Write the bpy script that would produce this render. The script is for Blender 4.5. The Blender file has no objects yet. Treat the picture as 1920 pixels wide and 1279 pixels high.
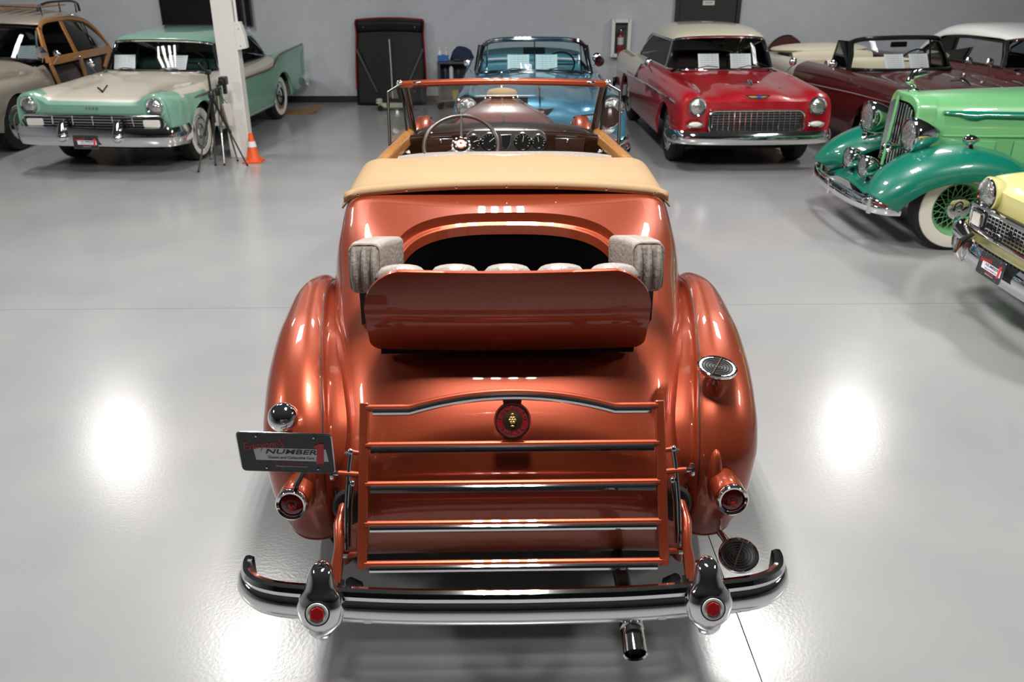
import bpy, bmesh, math, random
import numpy as np
from mathutils import Vector, Matrix
R = math.radians
PI = math.pi
random.seed(7)
scn = bpy.context.scene
COL = scn.collection

# ------------------------------------------------------------------ camera
cd = bpy.data.cameras.new('camera')
cam = bpy.data.objects.new('camera', cd)
COL.objects.link(cam)
cam.location = (-0.05, 0, 2.42)
cam.rotation_euler = (R(90 - 24.4), 0, R(-1.05))
cd.sensor_width = 36
cd.lens = 30.0
cd.clip_start = 0.05
cd.dof.use_dof = True
cd.dof.focus_distance = 3.3
cd.dof.aperture_fstop = 4.5
scn.camera = cam

# ------------------------------------------------------------------ world and lamps
w = bpy.data.worlds.new('world')
scn.world = w
w.use_nodes = True
w.node_tree.nodes['Background'].inputs[0].default_value = (0.55, 0.6, 0.68, 1)
w.node_tree.nodes['Background'].inputs[1].default_value = 0.12
vs = scn.view_settings
vs.view_transform = 'Standard'
vs.look = 'None'
vs.gamma = 1
vs.use_curve_mapping = False
vs.exposure = 0.0
LAMP_Z = 4.7
LAMPS = [(0, 3.3, 2.05), (0, 9.2, .7), (-2.75, 7.4, .85), (2.75, 7.4, .85), (-5.95, 11.65, .75), (5.6, 11.85, .7),
         (-6.2, 3.6, 1.5), (6.0, 3.6, 1.5)]
LAMP_W = 150
def fixture_lights():
    for (x, y, k) in LAMPS:
        for i in range(4):
            l = bpy.data.lights.new('tube_light', 'AREA')
            l.shape = 'RECTANGLE'
            l.size = .07
            l.size_y = 1.2
            l.energy = LAMP_W * k / 4
            l.color = (1.0, .975, .94)
            o = bpy.data.objects.new('tube_light', l)
            COL.objects.link(o)
            o.location = (x - .225 + .15 * i, y, LAMP_Z - .075)
fixture_lights()

# ------------------------------------------------------------------ materials
def nt(name):
    m = bpy.data.materials.new(name)
    m.use_nodes = True
    t = m.node_tree
    return m, t, t.nodes['Principled BSDF']
def setp(b, **k):
    names = dict(col='Base Color', metal='Metallic', rough='Roughness', coat='Coat Weight', coatr='Coat Roughness',
                 spec='Specular IOR Level', ior='IOR', em='Emission Color', ems='Emission Strength', sheen='Sheen Weight', trans='Transmission Weight', alpha='Alpha')
    for a, v in k.items():
        b.inputs[names[a]].default_value = (*v, 1) if isinstance(v, tuple) else v
def srgb(r, g, b):
    f = lambda c: (c / 255 / 12.92) if c / 255 <= .04045 else ((c / 255 + .055) / 1.055) ** 2.4
    return (f(r), f(g), f(b))
def bump(t, b, scale, dist, strength=1.0, detail=3, kind='noise', coord='Object'):
    tc = t.nodes.new('ShaderNodeTexCoord')
    n = t.nodes.new('ShaderNodeTexNoise' if kind == 'noise' else 'ShaderNodeTexVoronoi')
    n.inputs['Scale'].default_value = scale
    if kind == 'noise':
        n.inputs['Detail'].default_value = detail
    bp = t.nodes.new('ShaderNodeBump')
    bp.inputs['Strength'].default_value = strength
    bp.inputs['Distance'].default_value = dist
    t.links.new(tc.outputs[coord], n.inputs['Vector'])
    t.links.new(n.outputs[0], bp.inputs['Height'])
    t.links.new(bp.outputs[0], b.inputs['Normal'])
    return n
def mixcol(t, b, fac_out, c0, c1, lo=.3, hi=.7):
    r = t.nodes.new('ShaderNodeValToRGB')
    r.color_ramp.elements[0].position = lo
    r.color_ramp.elements[1].position = hi
    r.color_ramp.elements[0].color = (*c0, 1)
    r.color_ramp.elements[1].color = (*c1, 1)
    t.links.new(fac_out, r.inputs[0])
    t.links.new(r.outputs[0], b.inputs['Base Color'])
MATS = {}
def plain(name, col, rough=.5, metal=0, coat=0, spec=.5, bmp=None):
    m, t, b = nt(name)
    setp(b, col=col, rough=rough, metal=metal, coat=coat, coatr=.03, spec=spec)
    if bmp:
        bump(t, b, *bmp)
    MATS[name] = m
    return m
def paint(name, col, metal=0.0, rough=.35, vary=0.0):
    m, t, b = nt(name)
    setp(b, col=col, metal=metal, rough=rough, coat=1.0, coatr=.02)
    if metal > 0:            # fine metallic flake
        tc = t.nodes.new('ShaderNodeTexCoord')
        n = t.nodes.new('ShaderNodeTexNoise')
        n.inputs['Scale'].default_value = 900
        n.inputs['Detail'].default_value = 1
        t.links.new(tc.outputs['Object'], n.inputs['Vector'])
        mixcol(t, b, n.outputs[0], tuple(c * .86 for c in col), tuple(min(1, c * 1.14) for c in col), .35, .65)
    MATS[name] = m
    return m
def thinglass(name, tint=(.93, .97, .96), refl=1.0):
    m = bpy.data.materials.new(name)
    m.use_nodes = True
    t = m.node_tree
    t.nodes.clear()
    o = t.nodes.new('ShaderNodeOutputMaterial')
    mx = t.nodes.new('ShaderNodeMixShader')
    tr = t.nodes.new('ShaderNodeBsdfTransparent')
    tr.inputs[0].default_value = (*tint, 1)
    gl = t.nodes.new('ShaderNodeBsdfGlossy')
    gl.inputs['Roughness'].default_value = .01
    gl.inputs[0].default_value = (refl, refl, refl, 1)
    fr = t.nodes.new('ShaderNodeFresnel')
    fr.inputs[0].default_value = 1.45
    t.links.new(fr.outputs[0], mx.inputs[0])
    t.links.new(tr.outputs[0], mx.inputs[1])
    t.links.new(gl.outputs[0], mx.inputs[2])
    t.links.new(mx.outputs[0], o.inputs[0])
    MATS[name] = m
    return m
def wood(name, c0, c1, rough=.3, scale=(3, 40, 40), coat=.6):
    m, t, b = nt(name)
    setp(b, rough=rough, coat=coat, coatr=.08)
    tc = t.nodes.new('ShaderNodeTexCoord')
    mp = t.nodes.new('ShaderNodeMapping')
    mp.inputs['Scale'].default_value = scale
    n = t.nodes.new('ShaderNodeTexNoise')
    n.inputs['Scale'].default_value = 2
    n.inputs['Detail'].default_value = 6
    t.links.new(tc.outputs['Object'], mp.inputs[0])
    t.links.new(mp.outputs[0], n.inputs['Vector'])
    mixcol(t, b, n.outputs[0], c0, c1, .3, .7)
    MATS[name] = m
    return m
COPPER = paint('copper_paint', (.325, .052, .018), metal=.58, rough=.38)
CHROME = plain('chrome', (.80, .80, .81), .045, 1)
CHROME2 = plain('worn_chrome', (.62, .62, .63), .16, 1)
BLACK = plain('black_paint', (.012, .012, .013), .35)
VOID = plain('well_shade_black', (.0012, .0012, .0013), .95, spec=.05)  # darkness inside the rumble well put into the colour, cushion included
DARK = plain('matte_dark', (.008, .008, .009), .8, spec=.2)
RUBBER = plain('tyre_rubber', (.018, .018, .019), .6, spec=.3)
WHITEW = plain('whitewall_rubber', (.74, .70, .62), .5)
GLASS = thinglass('clear_glass')
TGLASS = thinglass('tinted_glass', (.92, .965, .96), .35)
TGLASS2 = thinglass('dim_glass', (.50, .57, .58), .5)
HEADGL = plain('headlamp_glass', (.52, .53, .53), .10, .85, coat=1, bmp=(45, .010, 1.0, 1))
REDL = plain('red_lens', (.22, .004, .006), .08, 0, coat=1)
REDE = plain('red_enamel', (.50, .012, .014), .25, 0, coat=1)
TAN = plain('tan_canvas', srgb(160, 134, 102), .85, spec=.2, bmp=(260, .0012, .6, 2))
LEATHER = plain('grey_leather', srgb(146, 137, 130), .42, bmp=(42, .006, .7, 3))
GOLD = plain('gold_metal', (.75, .50, .16), .3, 1)
CREAM = paint('cream_paint', srgb(214, 206, 190))
MINT = paint('mint_paint', srgb(126, 174, 152))
RED = paint('red_paint', (.36, .004, .010))
IVORY = paint('ivory_paint', srgb(212, 206, 184))
BLUE = paint('blue_paint', (.055, .20, .31), metal=.45, rough=.32)
MAROON = paint('maroon_paint', (.085, .014, .013), metal=.2)
GREENL = paint('light_green_paint', srgb(112, 182, 122))
GREEND = paint('deep_green_paint', srgb(0, 112, 92))
YELLOW = paint('yellow_paint', srgb(220, 214, 142))
GREIGE = paint('greige_paint', srgb(150, 142, 130), metal=.15)
MAHOG = wood('dark_wood', (.016, .006, .003), (.045, .016, .008), .25)
HONEY = wood('honey_wood', (.30, .12, .028), (.52, .24, .07), .3)
HONEYV = wood('honey_wood_upright', (.30, .12, .028), (.52, .24, .07), .3, (40, 40, 3))
DWOOD = wood('mahogany_panel', (.018, .010, .008), (.05, .024, .016), .25)
PAPER, _t, _b = nt('printed_paper')
setp(_b, rough=.7)
def paper_nodes(t, b):
    tc = t.nodes.new('ShaderNodeTexCoord')
    sp = t.nodes.new('ShaderNodeSeparateXYZ')
    t.links.new(tc.outputs['Generated'], sp.inputs[0])
    n = t.nodes.new('ShaderNodeTexNoise')
    n.inputs['Scale'].default_value = 26
    mp = t.nodes.new('ShaderNodeMapping')
    mp.inputs['Scale'].default_value = (1, 1, .02)
    t.links.new(tc.outputs['Generated'], mp.inputs[0])
    t.links.new(mp.outputs[0], n.inputs['Vector'])
    s = t.nodes.new('ShaderNodeMath'); s.operation = 'MULTIPLY'; s.inputs[1].default_value = 7.0
    t.links.new(sp.outputs['Z'], s.inputs[0])
    f = t.nodes.new('ShaderNodeMath'); f.operation = 'FRACT'
    t.links.new(s.outputs[0], f.inputs[0])
    g = t.nodes.new('ShaderNodeMath'); g.operation = 'GREATER_THAN'; g.inputs[1].default_value = .66
    t.links.new(f.outputs[0], g.inputs[0])
    a = t.nodes.new('ShaderNodeMath'); a.operation = 'SUBTRACT'; a.inputs[1].default_value = .5
    t.links.new(sp.outputs['X'], a.inputs[0])
    a2 = t.nodes.new('ShaderNodeMath'); a2.operation = 'ABSOLUTE'
    t.links.new(a.outputs[0], a2.inputs[0])
    a3 = t.nodes.new('ShaderNodeMath'); a3.operation = 'LESS_THAN'; a3.inputs[1].default_value = .38
    t.links.new(a2.outputs[0], a3.inputs[0])
    m1 = t.nodes.new('ShaderNodeMath'); m1.operation = 'MULTIPLY'
    t.links.new(g.outputs[0], m1.inputs[0]); t.links.new(a3.outputs[0], m1.inputs[1])
    m2 = t.nodes.new('ShaderNodeMath'); m2.operation = 'MULTIPLY'
    t.links.new(m1.outputs[0], m2.inputs[0]); t.links.new(n.outputs[0], m2.inputs[1])
    mixcol(t, b, m2.outputs[0], srgb(238, 236, 240), srgb(150, 150, 158), .2, .75)
paper_nodes(_t, _b)
WALLM, _t, _b = nt('grey_wall_paint')
setp(_b, rough=.55)
_n = bump(_t, _b, 6, .004, .25)
mixcol(_t, _b, _n.outputs[0], srgb(188, 192, 199), srgb(194, 198, 205))
FLOORM, _t, _b = nt('epoxy_floor')
setp(_b, rough=.2, spec=.5, coat=.0)
_n = bump(_t, _b, 70, .0009, .35, 2)
_tc = _t.nodes.new('ShaderNodeTexCoord')
_n2 = _t.nodes.new('ShaderNodeTexNoise'); _n2.inputs['Scale'].default_value = .9; _n2.inputs['Detail'].default_value = 6
_t.links.new(_tc.outputs['Object'], _n2.inputs['Vector'])
mixcol(_t, _b, _n2.outputs[0], srgb(148, 149, 151), srgb(160, 160, 160), .3, .7)
_mr = _t.nodes.new('ShaderNodeMapRange'); _mr.inputs[3].default_value = .17; _mr.inputs[4].default_value = .24
_t.links.new(_n2.outputs[0], _mr.inputs[0]); _t.links.new(_mr.outputs[0], _b.inputs['Roughness'])
CEILM = plain('ceiling_paint', srgb(88, 90, 94), .85)
WHITEC = plain('white_column_paint', srgb(222, 220, 214), .5)
BASEB = plain('dark_baseboard', (.014, .016, .02), .5)
DOORM = plain('dark_door_paint', (.026, .024, .024), .45)

# ------------------------------------------------------------------ geometry helpers
def mono(ys, sub):
    """uniform monotone cubic through values ys -> sub samples per interval"""
    n = len(ys)
    if n == 2:
        return [ys[0] + (ys[1] - ys[0]) * k / sub for k in range(sub)] + [ys[1]]
    d = [ys[i + 1] - ys[i] for i in range(n - 1)]
    m = [0.0] * n
    for i in range(1, n - 1):
        m[i] = 0 if d[i - 1] * d[i] <= 0 else 2 * d[i - 1] * d[i] / (d[i - 1] + d[i])
    m[0] = 1.5 * d[0] - .5 * m[1]
    m[-1] = 1.5 * d[-1] - .5 * m[-2]
    for i, j in ((0, 0), (n - 1, n - 2)):
        if m[i] * d[j] <= 0: m[i] = 0
        elif abs(m[i]) > 3 * abs(d[j]): m[i] = 3 * d[j]
    out = []
    for i in range(n - 1):
        for k in range(sub):
            t = k / sub
            h00 = 2 * t**3 - 3 * t**2 + 1; h10 = t**3 - 2 * t**2 + t
            h01 = -2 * t**3 + 3 * t**2; h11 = t**3 - t**2
            out.append(h00 * ys[i] + h10 * m[i] + h01 * ys[i + 1] + h11 * m[i + 1])
    out.append(ys[-1])
    return out
def curve(pts, sub):
    """smooth curve through points of any dimension"""
    return list(zip(*[mono([p[k] for p in pts], sub) for k in range(len(pts[0]))]))
def fn(keys):
    """smooth function through (t, value) keys"""
    ts = [k[0] for k in keys]; vs_ = [k[1] for k in keys]
    n = len(ts)
    d = [(vs_[i + 1] - vs_[i]) / (ts[i + 1] - ts[i]) for i in range(n - 1)]
    m = [0.0] * n
    for i in range(1, n - 1):
        m[i] = 0 if d[i - 1] * d[i] <= 0 else 2 * d[i - 1] * d[i] / (d[i - 1] + d[i])
    m[0] = d[0]; m[-1] = d[-1]
    def f(t):
        if t <= ts[0]: return vs_[0]
        if t >= ts[-1]: return vs_[-1]
        i = max(j for j in range(n) if ts[j] <= t)
        i = min(i, n - 2)
        h = ts[i + 1] - ts[i]; u = (t - ts[i]) / h
        return ((2 * u**3 - 3 * u**2 + 1) * vs_[i] + (u**3 - 2 * u**2 + u) * h * m[i]
                + (-2 * u**3 + 3 * u**2) * vs_[i + 1] + (u**3 - u**2) * h * m[i + 1])
    return f
def surf(rows, su, sv):
    """smooth surface through a net of 3D points"""
    cr = [curve(r, sv) for r in rows]
    cols = [curve([r[j] for r in cr], su) for j in range(len(cr[0]))]
    return [[cols[j][i] for j in range(len(cols))] for i in range(len(cols[0]))]
def mirror(grid):
    """half grid starting on x = 0 -> whole grid"""
    return [[(-p[0], p[1], p[2]) for p in reversed(r[1:])] + list(r) for r in grid]
class G:
    def __init__(s):
        s.v = []; s.f = []
    def add(s, v, f):
        b = len(s.v)
        s.v += [tuple(p) for p in v]
        s.f += [tuple(i + b for i in q) for q in f]
        return s
    def grid(s, g, pred=None, flip=False, closed=False):
        n, m = len(g), len(g[0])
        v = [p for r in g for p in r]
        f = []
        for i in range(n - 1):
            for j in range(m if closed else m - 1):
                j2 = (j + 1) % m
                q = (i * m + j, i * m + j2, (i + 1) * m + j2, (i + 1) * m + j)
                if pred:
                    c = [sum(v[k][a] for k in q) / 4 for a in range(3)]
                    if not pred(c[0], c[1], c[2], i, j): continue
                f.append(q[::-1] if flip else q)
        used = sorted({k for q in f for k in q})
        mp = {k: i for i, k in enumerate(used)}
        return s.add([v[k] for k in used], [tuple(mp[k] for k in q) for q in f])
    def box(s, c, d, M=None):
        x, y, z = (k / 2 for k in d)
        v = [Vector((a * x, b * y, e * z)) for a in (-1, 1) for b in (-1, 1) for e in (-1, 1)]
        if M is not None: v = [M @ p for p in v]
        v = [p + Vector(c) for p in v]
        return s.add(v, [(0, 1, 3, 2), (4, 6, 7, 5), (0, 4, 5, 1), (2, 3, 7, 6), (0, 2, 6, 4), (1, 5, 7, 3)])
    def tube(s, path, r, n=10, closed=False, cap=True, squash=None):
        P = [Vector(p) for p in path]
        L = len(P)
        rr = r if isinstance(r, (list, tuple)) else [r] * L
        rings = []
        t0 = (P[1] - P[0]).normalized()
        up = Vector((0, 0, 1)) if abs(t0.z) < .9 else Vector((0, 1, 0))
        nrm = (up - t0 * up.dot(t0)).normalized()
        for i in range(L):
            if closed: t = (P[(i + 1) % L] - P[i - 1]).normalized()
            elif i == 0: t = t0
            elif i == L - 1: t = (P[-1] - P[-2]).normalized()
            else: t = (P[i + 1] - P[i - 1]).normalized()
            nrm = (nrm - t * nrm.dot(t)).normalized()
            bn = t.cross(nrm)
            sq = squash or (1, 1)
            rings.append([P[i] + (nrm * math.cos(2 * PI * k / n) * sq[0] + bn * math.sin(2 * PI * k / n) * sq[1]) * rr[i] for k in range(n)])
        if closed: rings.append(rings[0])
        s.grid(rings, closed=True)
        if cap and not closed:
            s.add(rings[0], [tuple(range(n))[::-1]])
            s.add(rings[-1], [tuple(range(n))])
        return s
    def lathe(s, prof, o=(0, 0, 0), ax=(0, 0, 1), n=32, sq=None):
        """prof: (radius, height along axis)"""
        a = Vector(ax).normalized()
        u = Vector((0, 0, 1)) if abs(a.z) < .9 else Vector((0, 1, 0))
        e1 = (u - a * u.dot(a)).normalized(); e2 = a.cross(e1)
        o = Vector(o); sq = sq or (1, 1)
        g = [[o + a * h + (e1 * math.cos(2 * PI * k / n) * sq[0] + e2 * math.sin(2 * PI * k / n) * sq[1]) * max(r, 1e-5) for k in range(n)] for r, h in prof]
        return s.grid(g, closed=True)
    def prism(s, poly, M, t):
        """poly in local xy, extruded +-t/2 along local z, moved by matrix M"""
        n = len(poly)
        v = [M @ Vector((p[0], p[1], -t / 2)) for p in poly] + [M @ Vector((p[0], p[1], t / 2)) for p in poly]
        f = [tuple(range(n))[::-1], tuple(range(n, 2 * n))] + [(i, (i + 1) % n, n + (i + 1) % n, n + i) for i in range(n)]
        return s.add(v, f)
    def ball(s, c, r, n=16, m=10, M=None):
        r = r if isinstance(r, (tuple, list)) else (r, r, r)
        g = []
        for i in range(m + 1):
            a = -PI / 2 + PI * i / m
            row = []
            for k in range(n):
                p = Vector((math.cos(a) * math.cos(2 * PI * k / n) * r[0], math.cos(a) * math.sin(2 * PI * k / n) * r[1], math.sin(a) * r[2]))
                if M is not None: p = M @ p
                row.append(p + Vector(c))
            g.append(row)
        return s.grid(g, closed=True)
def mesh_of(name, g, mat, smooth=35, merge=True):
    me = bpy.data.meshes.new(name)
    me.from_pydata([tuple(p) for p in g.v], [], g.f)
    if merge:
        bm = bmesh.new(); bm.from_mesh(me)
        bmesh.ops.remove_doubles(bm, verts=bm.verts, dist=1e-5)
        bmesh.ops.recalc_face_normals(bm, faces=bm.faces)
        bm.to_mesh(me); bm.free()
    me.materials.append(mat)
    if smooth:
        for p in me.polygons: p.use_smooth = True
        me.set_sharp_from_angle(angle=R(smooth))
    return me
def put(name, me, parent=None, label=None):
    o = bpy.data.objects.new(name, me)
    COL.objects.link(o)
    if parent is not None: o.parent = parent
    if label: o['label'] = label
    return o
def obj(name, g, mat, parent=None, smooth=35, bevel=0, seg=2, solid=0, subd=0, label=None):
    o = put(name, mesh_of(name, g, mat, smooth), parent, label)
    if solid:
        m = o.modifiers.new('solid', 'SOLIDIFY'); m.thickness = solid; m.offset = 0
    if bevel:
        m = o.modifiers.new('bevel', 'BEVEL'); m.width = bevel; m.segments = seg; m.limit_method = 'ANGLE'; m.angle_limit = R(40)
    if subd:
        m = o.modifiers.new('subd', 'SUBSURF'); m.levels = subd; m.render_levels = subd
    return o
def thing(name, label, cat, loc=(0, 0, 0), rz=0, group=None):
    o = bpy.data.objects.new(name, None)
    o.empty_display_size = .1
    COL.objects.link(o)
    o.location = loc
    o.rotation_euler = (0, 0, rz)
    return tag(o, label, cat, group)
def tag(o, label, cat, group=None):
    o['label'] = label; o['category'] = cat
    if group: o['group'] = group
    return o
def struct(o):
    o['kind'] = 'structure'
    return o
def rrect(w, h, r, n=5):
    pts = []
    for cx, cy, a0 in ((w / 2 - r, h / 2 - r, 0), (-w / 2 + r, h / 2 - r, 90), (-w / 2 + r, -h / 2 + r, 180), (w / 2 - r, -h / 2 + r, 270)):
        for k in range(n + 1):
            a = R(a0 + 90 * k / n)
            pts.append((cx + r * math.cos(a), cy + r * math.sin(a)))
    return pts
def frame_m(o, xd, yd):
    """matrix whose local x, y follow xd, yd (z = x cross y)"""
    x = Vector(xd).normalized(); y = Vector(yd); y = (y - x * y.dot(x)).normalized(); z = x.cross(y)
    M = Matrix((x, y, z)).transposed().to_4x4()
    M.translation = Vector(o)
    return M
def text(name, body, size, mat, parent, M, ext=.0004, shear=0, align='CENTER', xs=1.0, space=1.0, bold=0):
    c = bpy.data.curves.new(name, 'FONT')
    c.body = body; c.size = size; c.extrude = ext; c.shear = shear; c.align_x = align; c.align_y = 'CENTER'
    c.space_character = space; c.offset = bold; c.resolution_u = 3
    o = bpy.data.objects.new(name, c)
    COL.objects.link(o)
    dg = bpy.context.evaluated_depsgraph_get()
    me = bpy.data.meshes.new_from_object(o.evaluated_get(dg))
    COL.objects.unlink(o); bpy.data.objects.remove(o)
    me.transform(M @ Matrix.Diagonal((xs, 1, 1, 1)))
    me.materials.clear(); me.materials.append(mat)
    return put(name, me, parent)

# ------------------------------------------------------------------ the setting
WALL_Y = 15.75
XL, XR, YB, CEIL = -13.0, 13.0, -18.0, 5.2
def setting():
    fl = struct(obj('floor', G().box(((XL + XR) / 2, (YB + WALL_Y) / 2, -.11), (XR - XL, WALL_Y - YB, .2)), plain('joint_filler', (.16, .16, .16), .7), smooth=0))
    xs = [XL, -6.2, .905, 7.6, XR]
    ys = [YB, -6.5, -.4, 5.97, 12.2, WALL_Y]
    for i in range(4):
        for j in range(5):
            x0, x1, y0, y1 = xs[i], xs[i + 1], ys[j], ys[j + 1]
            g = .0022
            me = G().box(((x0 + x1) / 2, (y0 + y1) / 2, -.005), (x1 - x0 - 2 * g, y1 - y0 - 2 * g, .01))
            obj('floor_slab', me, FLOORM, fl, smooth=0)
    struct(obj('wall_back', G().box(((XL + XR) / 2, WALL_Y + .1, CEIL / 2), (XR - XL + .4, .2, CEIL)), WALLM, smooth=0))
    struct(obj('wall_left', G().box((XL - .1, (YB + WALL_Y) / 2, CEIL / 2), (.2, WALL_Y - YB, CEIL)), WALLM, smooth=0))
    struct(obj('wall_right', G().box((XR + .1, (YB + WALL_Y) / 2, CEIL / 2), (.2, WALL_Y - YB, CEIL)), WALLM, smooth=0))
    struct(obj('wall_front', G().box(((XL + XR) / 2, YB - .1, CEIL / 2), (XR - XL + .4, .2, CEIL)), WALLM, smooth=0))
    struct(obj('ceiling', G().box(((XL + XR) / 2, (YB + WALL_Y) / 2, CEIL + .1), (XR - XL + .4, WALL_Y - YB + .4, .2)), CEILM, smooth=0))
    struct(obj('baseboard_back', G().box(((XL + XR) / 2, WALL_Y - .008, .055), (XR - XL, .016, .11)), BASEB, smooth=0))
    # door with a small sign
    d = struct(obj('door_1', G().box((3.62, WALL_Y - .022, 1.05), (.98, .044, 2.1)), DOORM, smooth=0, bevel=.004))
    fr = G()
    for x in (3.62 - .53, 3.62 + .53): fr.box((x, WALL_Y - .035, 1.08), (.07, .07, 2.16))
    fr.box((3.62, WALL_Y - .035, 2.16), (1.13, .07, .07))
    obj('door_frame', fr, DOORM, d, smooth=0, bevel=.004)
    obj('door_knob', G().lathe([(.0, -.06), (.022, -.058), (.028, -.045), (.02, -.03), (.01, -.02), (.012, 0)], (3.25, WALL_Y - .045, 1.0), (0, -1, 0), 16), CHROME2, d)
    s = obj('door_sign', G().box((3.62, WALL_Y - .049, 1.655), (.2, .01, .075)), plain('sign_white', srgb(225, 225, 222), .4), d, smooth=0)
    text('sign_lettering', 'SHOP', .05, plain('sign_ink', (.03, .03, .03), .5), s, frame_m((3.62, WALL_Y - .0545, 1.655), (1, 0, 0), (0, 0, 1)), xs=1.0)
setting()

# lamp housings the tubes hang in (above the frame, seen only in reflections)
LAMP_LABELS = ['four-tube ceiling light right above the open rumble seat of the copper car', 'four-tube ceiling light above the nose of the blue convertible',
               'four-tube ceiling light above the floor left of the copper car windshield', 'four-tube ceiling light above the floor right of the copper car windshield',
               'four-tube ceiling light above the mint green finned sedan', 'four-tube ceiling light above the maroon convertible',
               'four-tube ceiling light above the empty floor left of the copper car tail', 'four-tube ceiling light above the yellow car']
def fixtures():
    me = None
    tm = plain('lamp_housing', (.7, .7, .7), .5)
    root = None
    hb = G().box((0, 0, .03), (.72, 1.28, .05))
    hm = mesh_of('housing', hb, tm, 0)
    em = bpy.data.materials.new('lit_tube'); em.use_nodes = True
    b = em.node_tree.nodes['Principled BSDF']; setp(b, col=(.9, .9, .9), em=(1, .97, .93), ems=6.0)
    tb = mesh_of('tube', G().tube([(0, -.6, 0), (0, .6, 0)], .014, 8), em, 60)
    rows = ['nearest', 'second', 'third', 'far']
    for n, (x, y, k) in enumerate(LAMPS):
        t = thing('ceiling_light', LAMP_LABELS[n], 'light', (x, y, LAMP_Z), 0, 'four-tube ceiling lights')
        put('housing', hm, t)
        for i in range(4):
            o = put('tube', tb, t); o.location = (-.225 + .15 * i, 0, -.03)
        for yy in (-.5, .5):
            o = put('hanger', mesh_of('hanger', G().tube([(0, yy, .05), (0, yy, CEIL - LAMP_Z)], .006, 6), tm, 60), t)
fixtures()

# ------------------------------------------------------------------ the copper convertible (in world coordinates, tail towards the camera)
CAR = thing('vintage_convertible', 'copper orange vintage convertible seen from behind with open rumble seat lid', 'car', (0, 4.6, 0))
def P(name, g, mat, parent=None, **k):
    o = obj(name, g, mat, parent or CAR, **k)
    if parent is None: o.matrix_parent_inverse = Matrix.Translation((0, -4.6, 0))
    return o
ZB = .33
ST = [(2.63, .345, .60, 4), (2.585, .43, .62, 4), (2.575, .57, .635, 4), (2.61, .71, .65, 4), (2.70, .84, .668, 4), (2.84, .95, .70, 4.3), (3.02, 1.05, .735, 4.6),
      (3.3, 1.14, .78, 5.2), (3.65, 1.225, .815, 6.2), (4.0, 1.29, .838, 10), (4.3, 1.335, .838, 14), (4.5, 1.35, .80, 12)]
SUBS = 8
STC = curve(ST, SUBS)
def st(i):
    """station at float index into STC"""
    i = max(0, min(len(STC) - 1.001, i)); k = int(i); f = i - k
    return tuple(STC[k][a] * (1 - f) + STC[k + 1][a] * f for a in range(4))
def bpoint(i, x):
    y, zc, w_, NE = st(i)
    u = min(1, abs(x) / w_)
    return (x, y, ZB + (zc - ZB) * max(0, 1 - u ** NE) ** (1 / NE))
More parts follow.
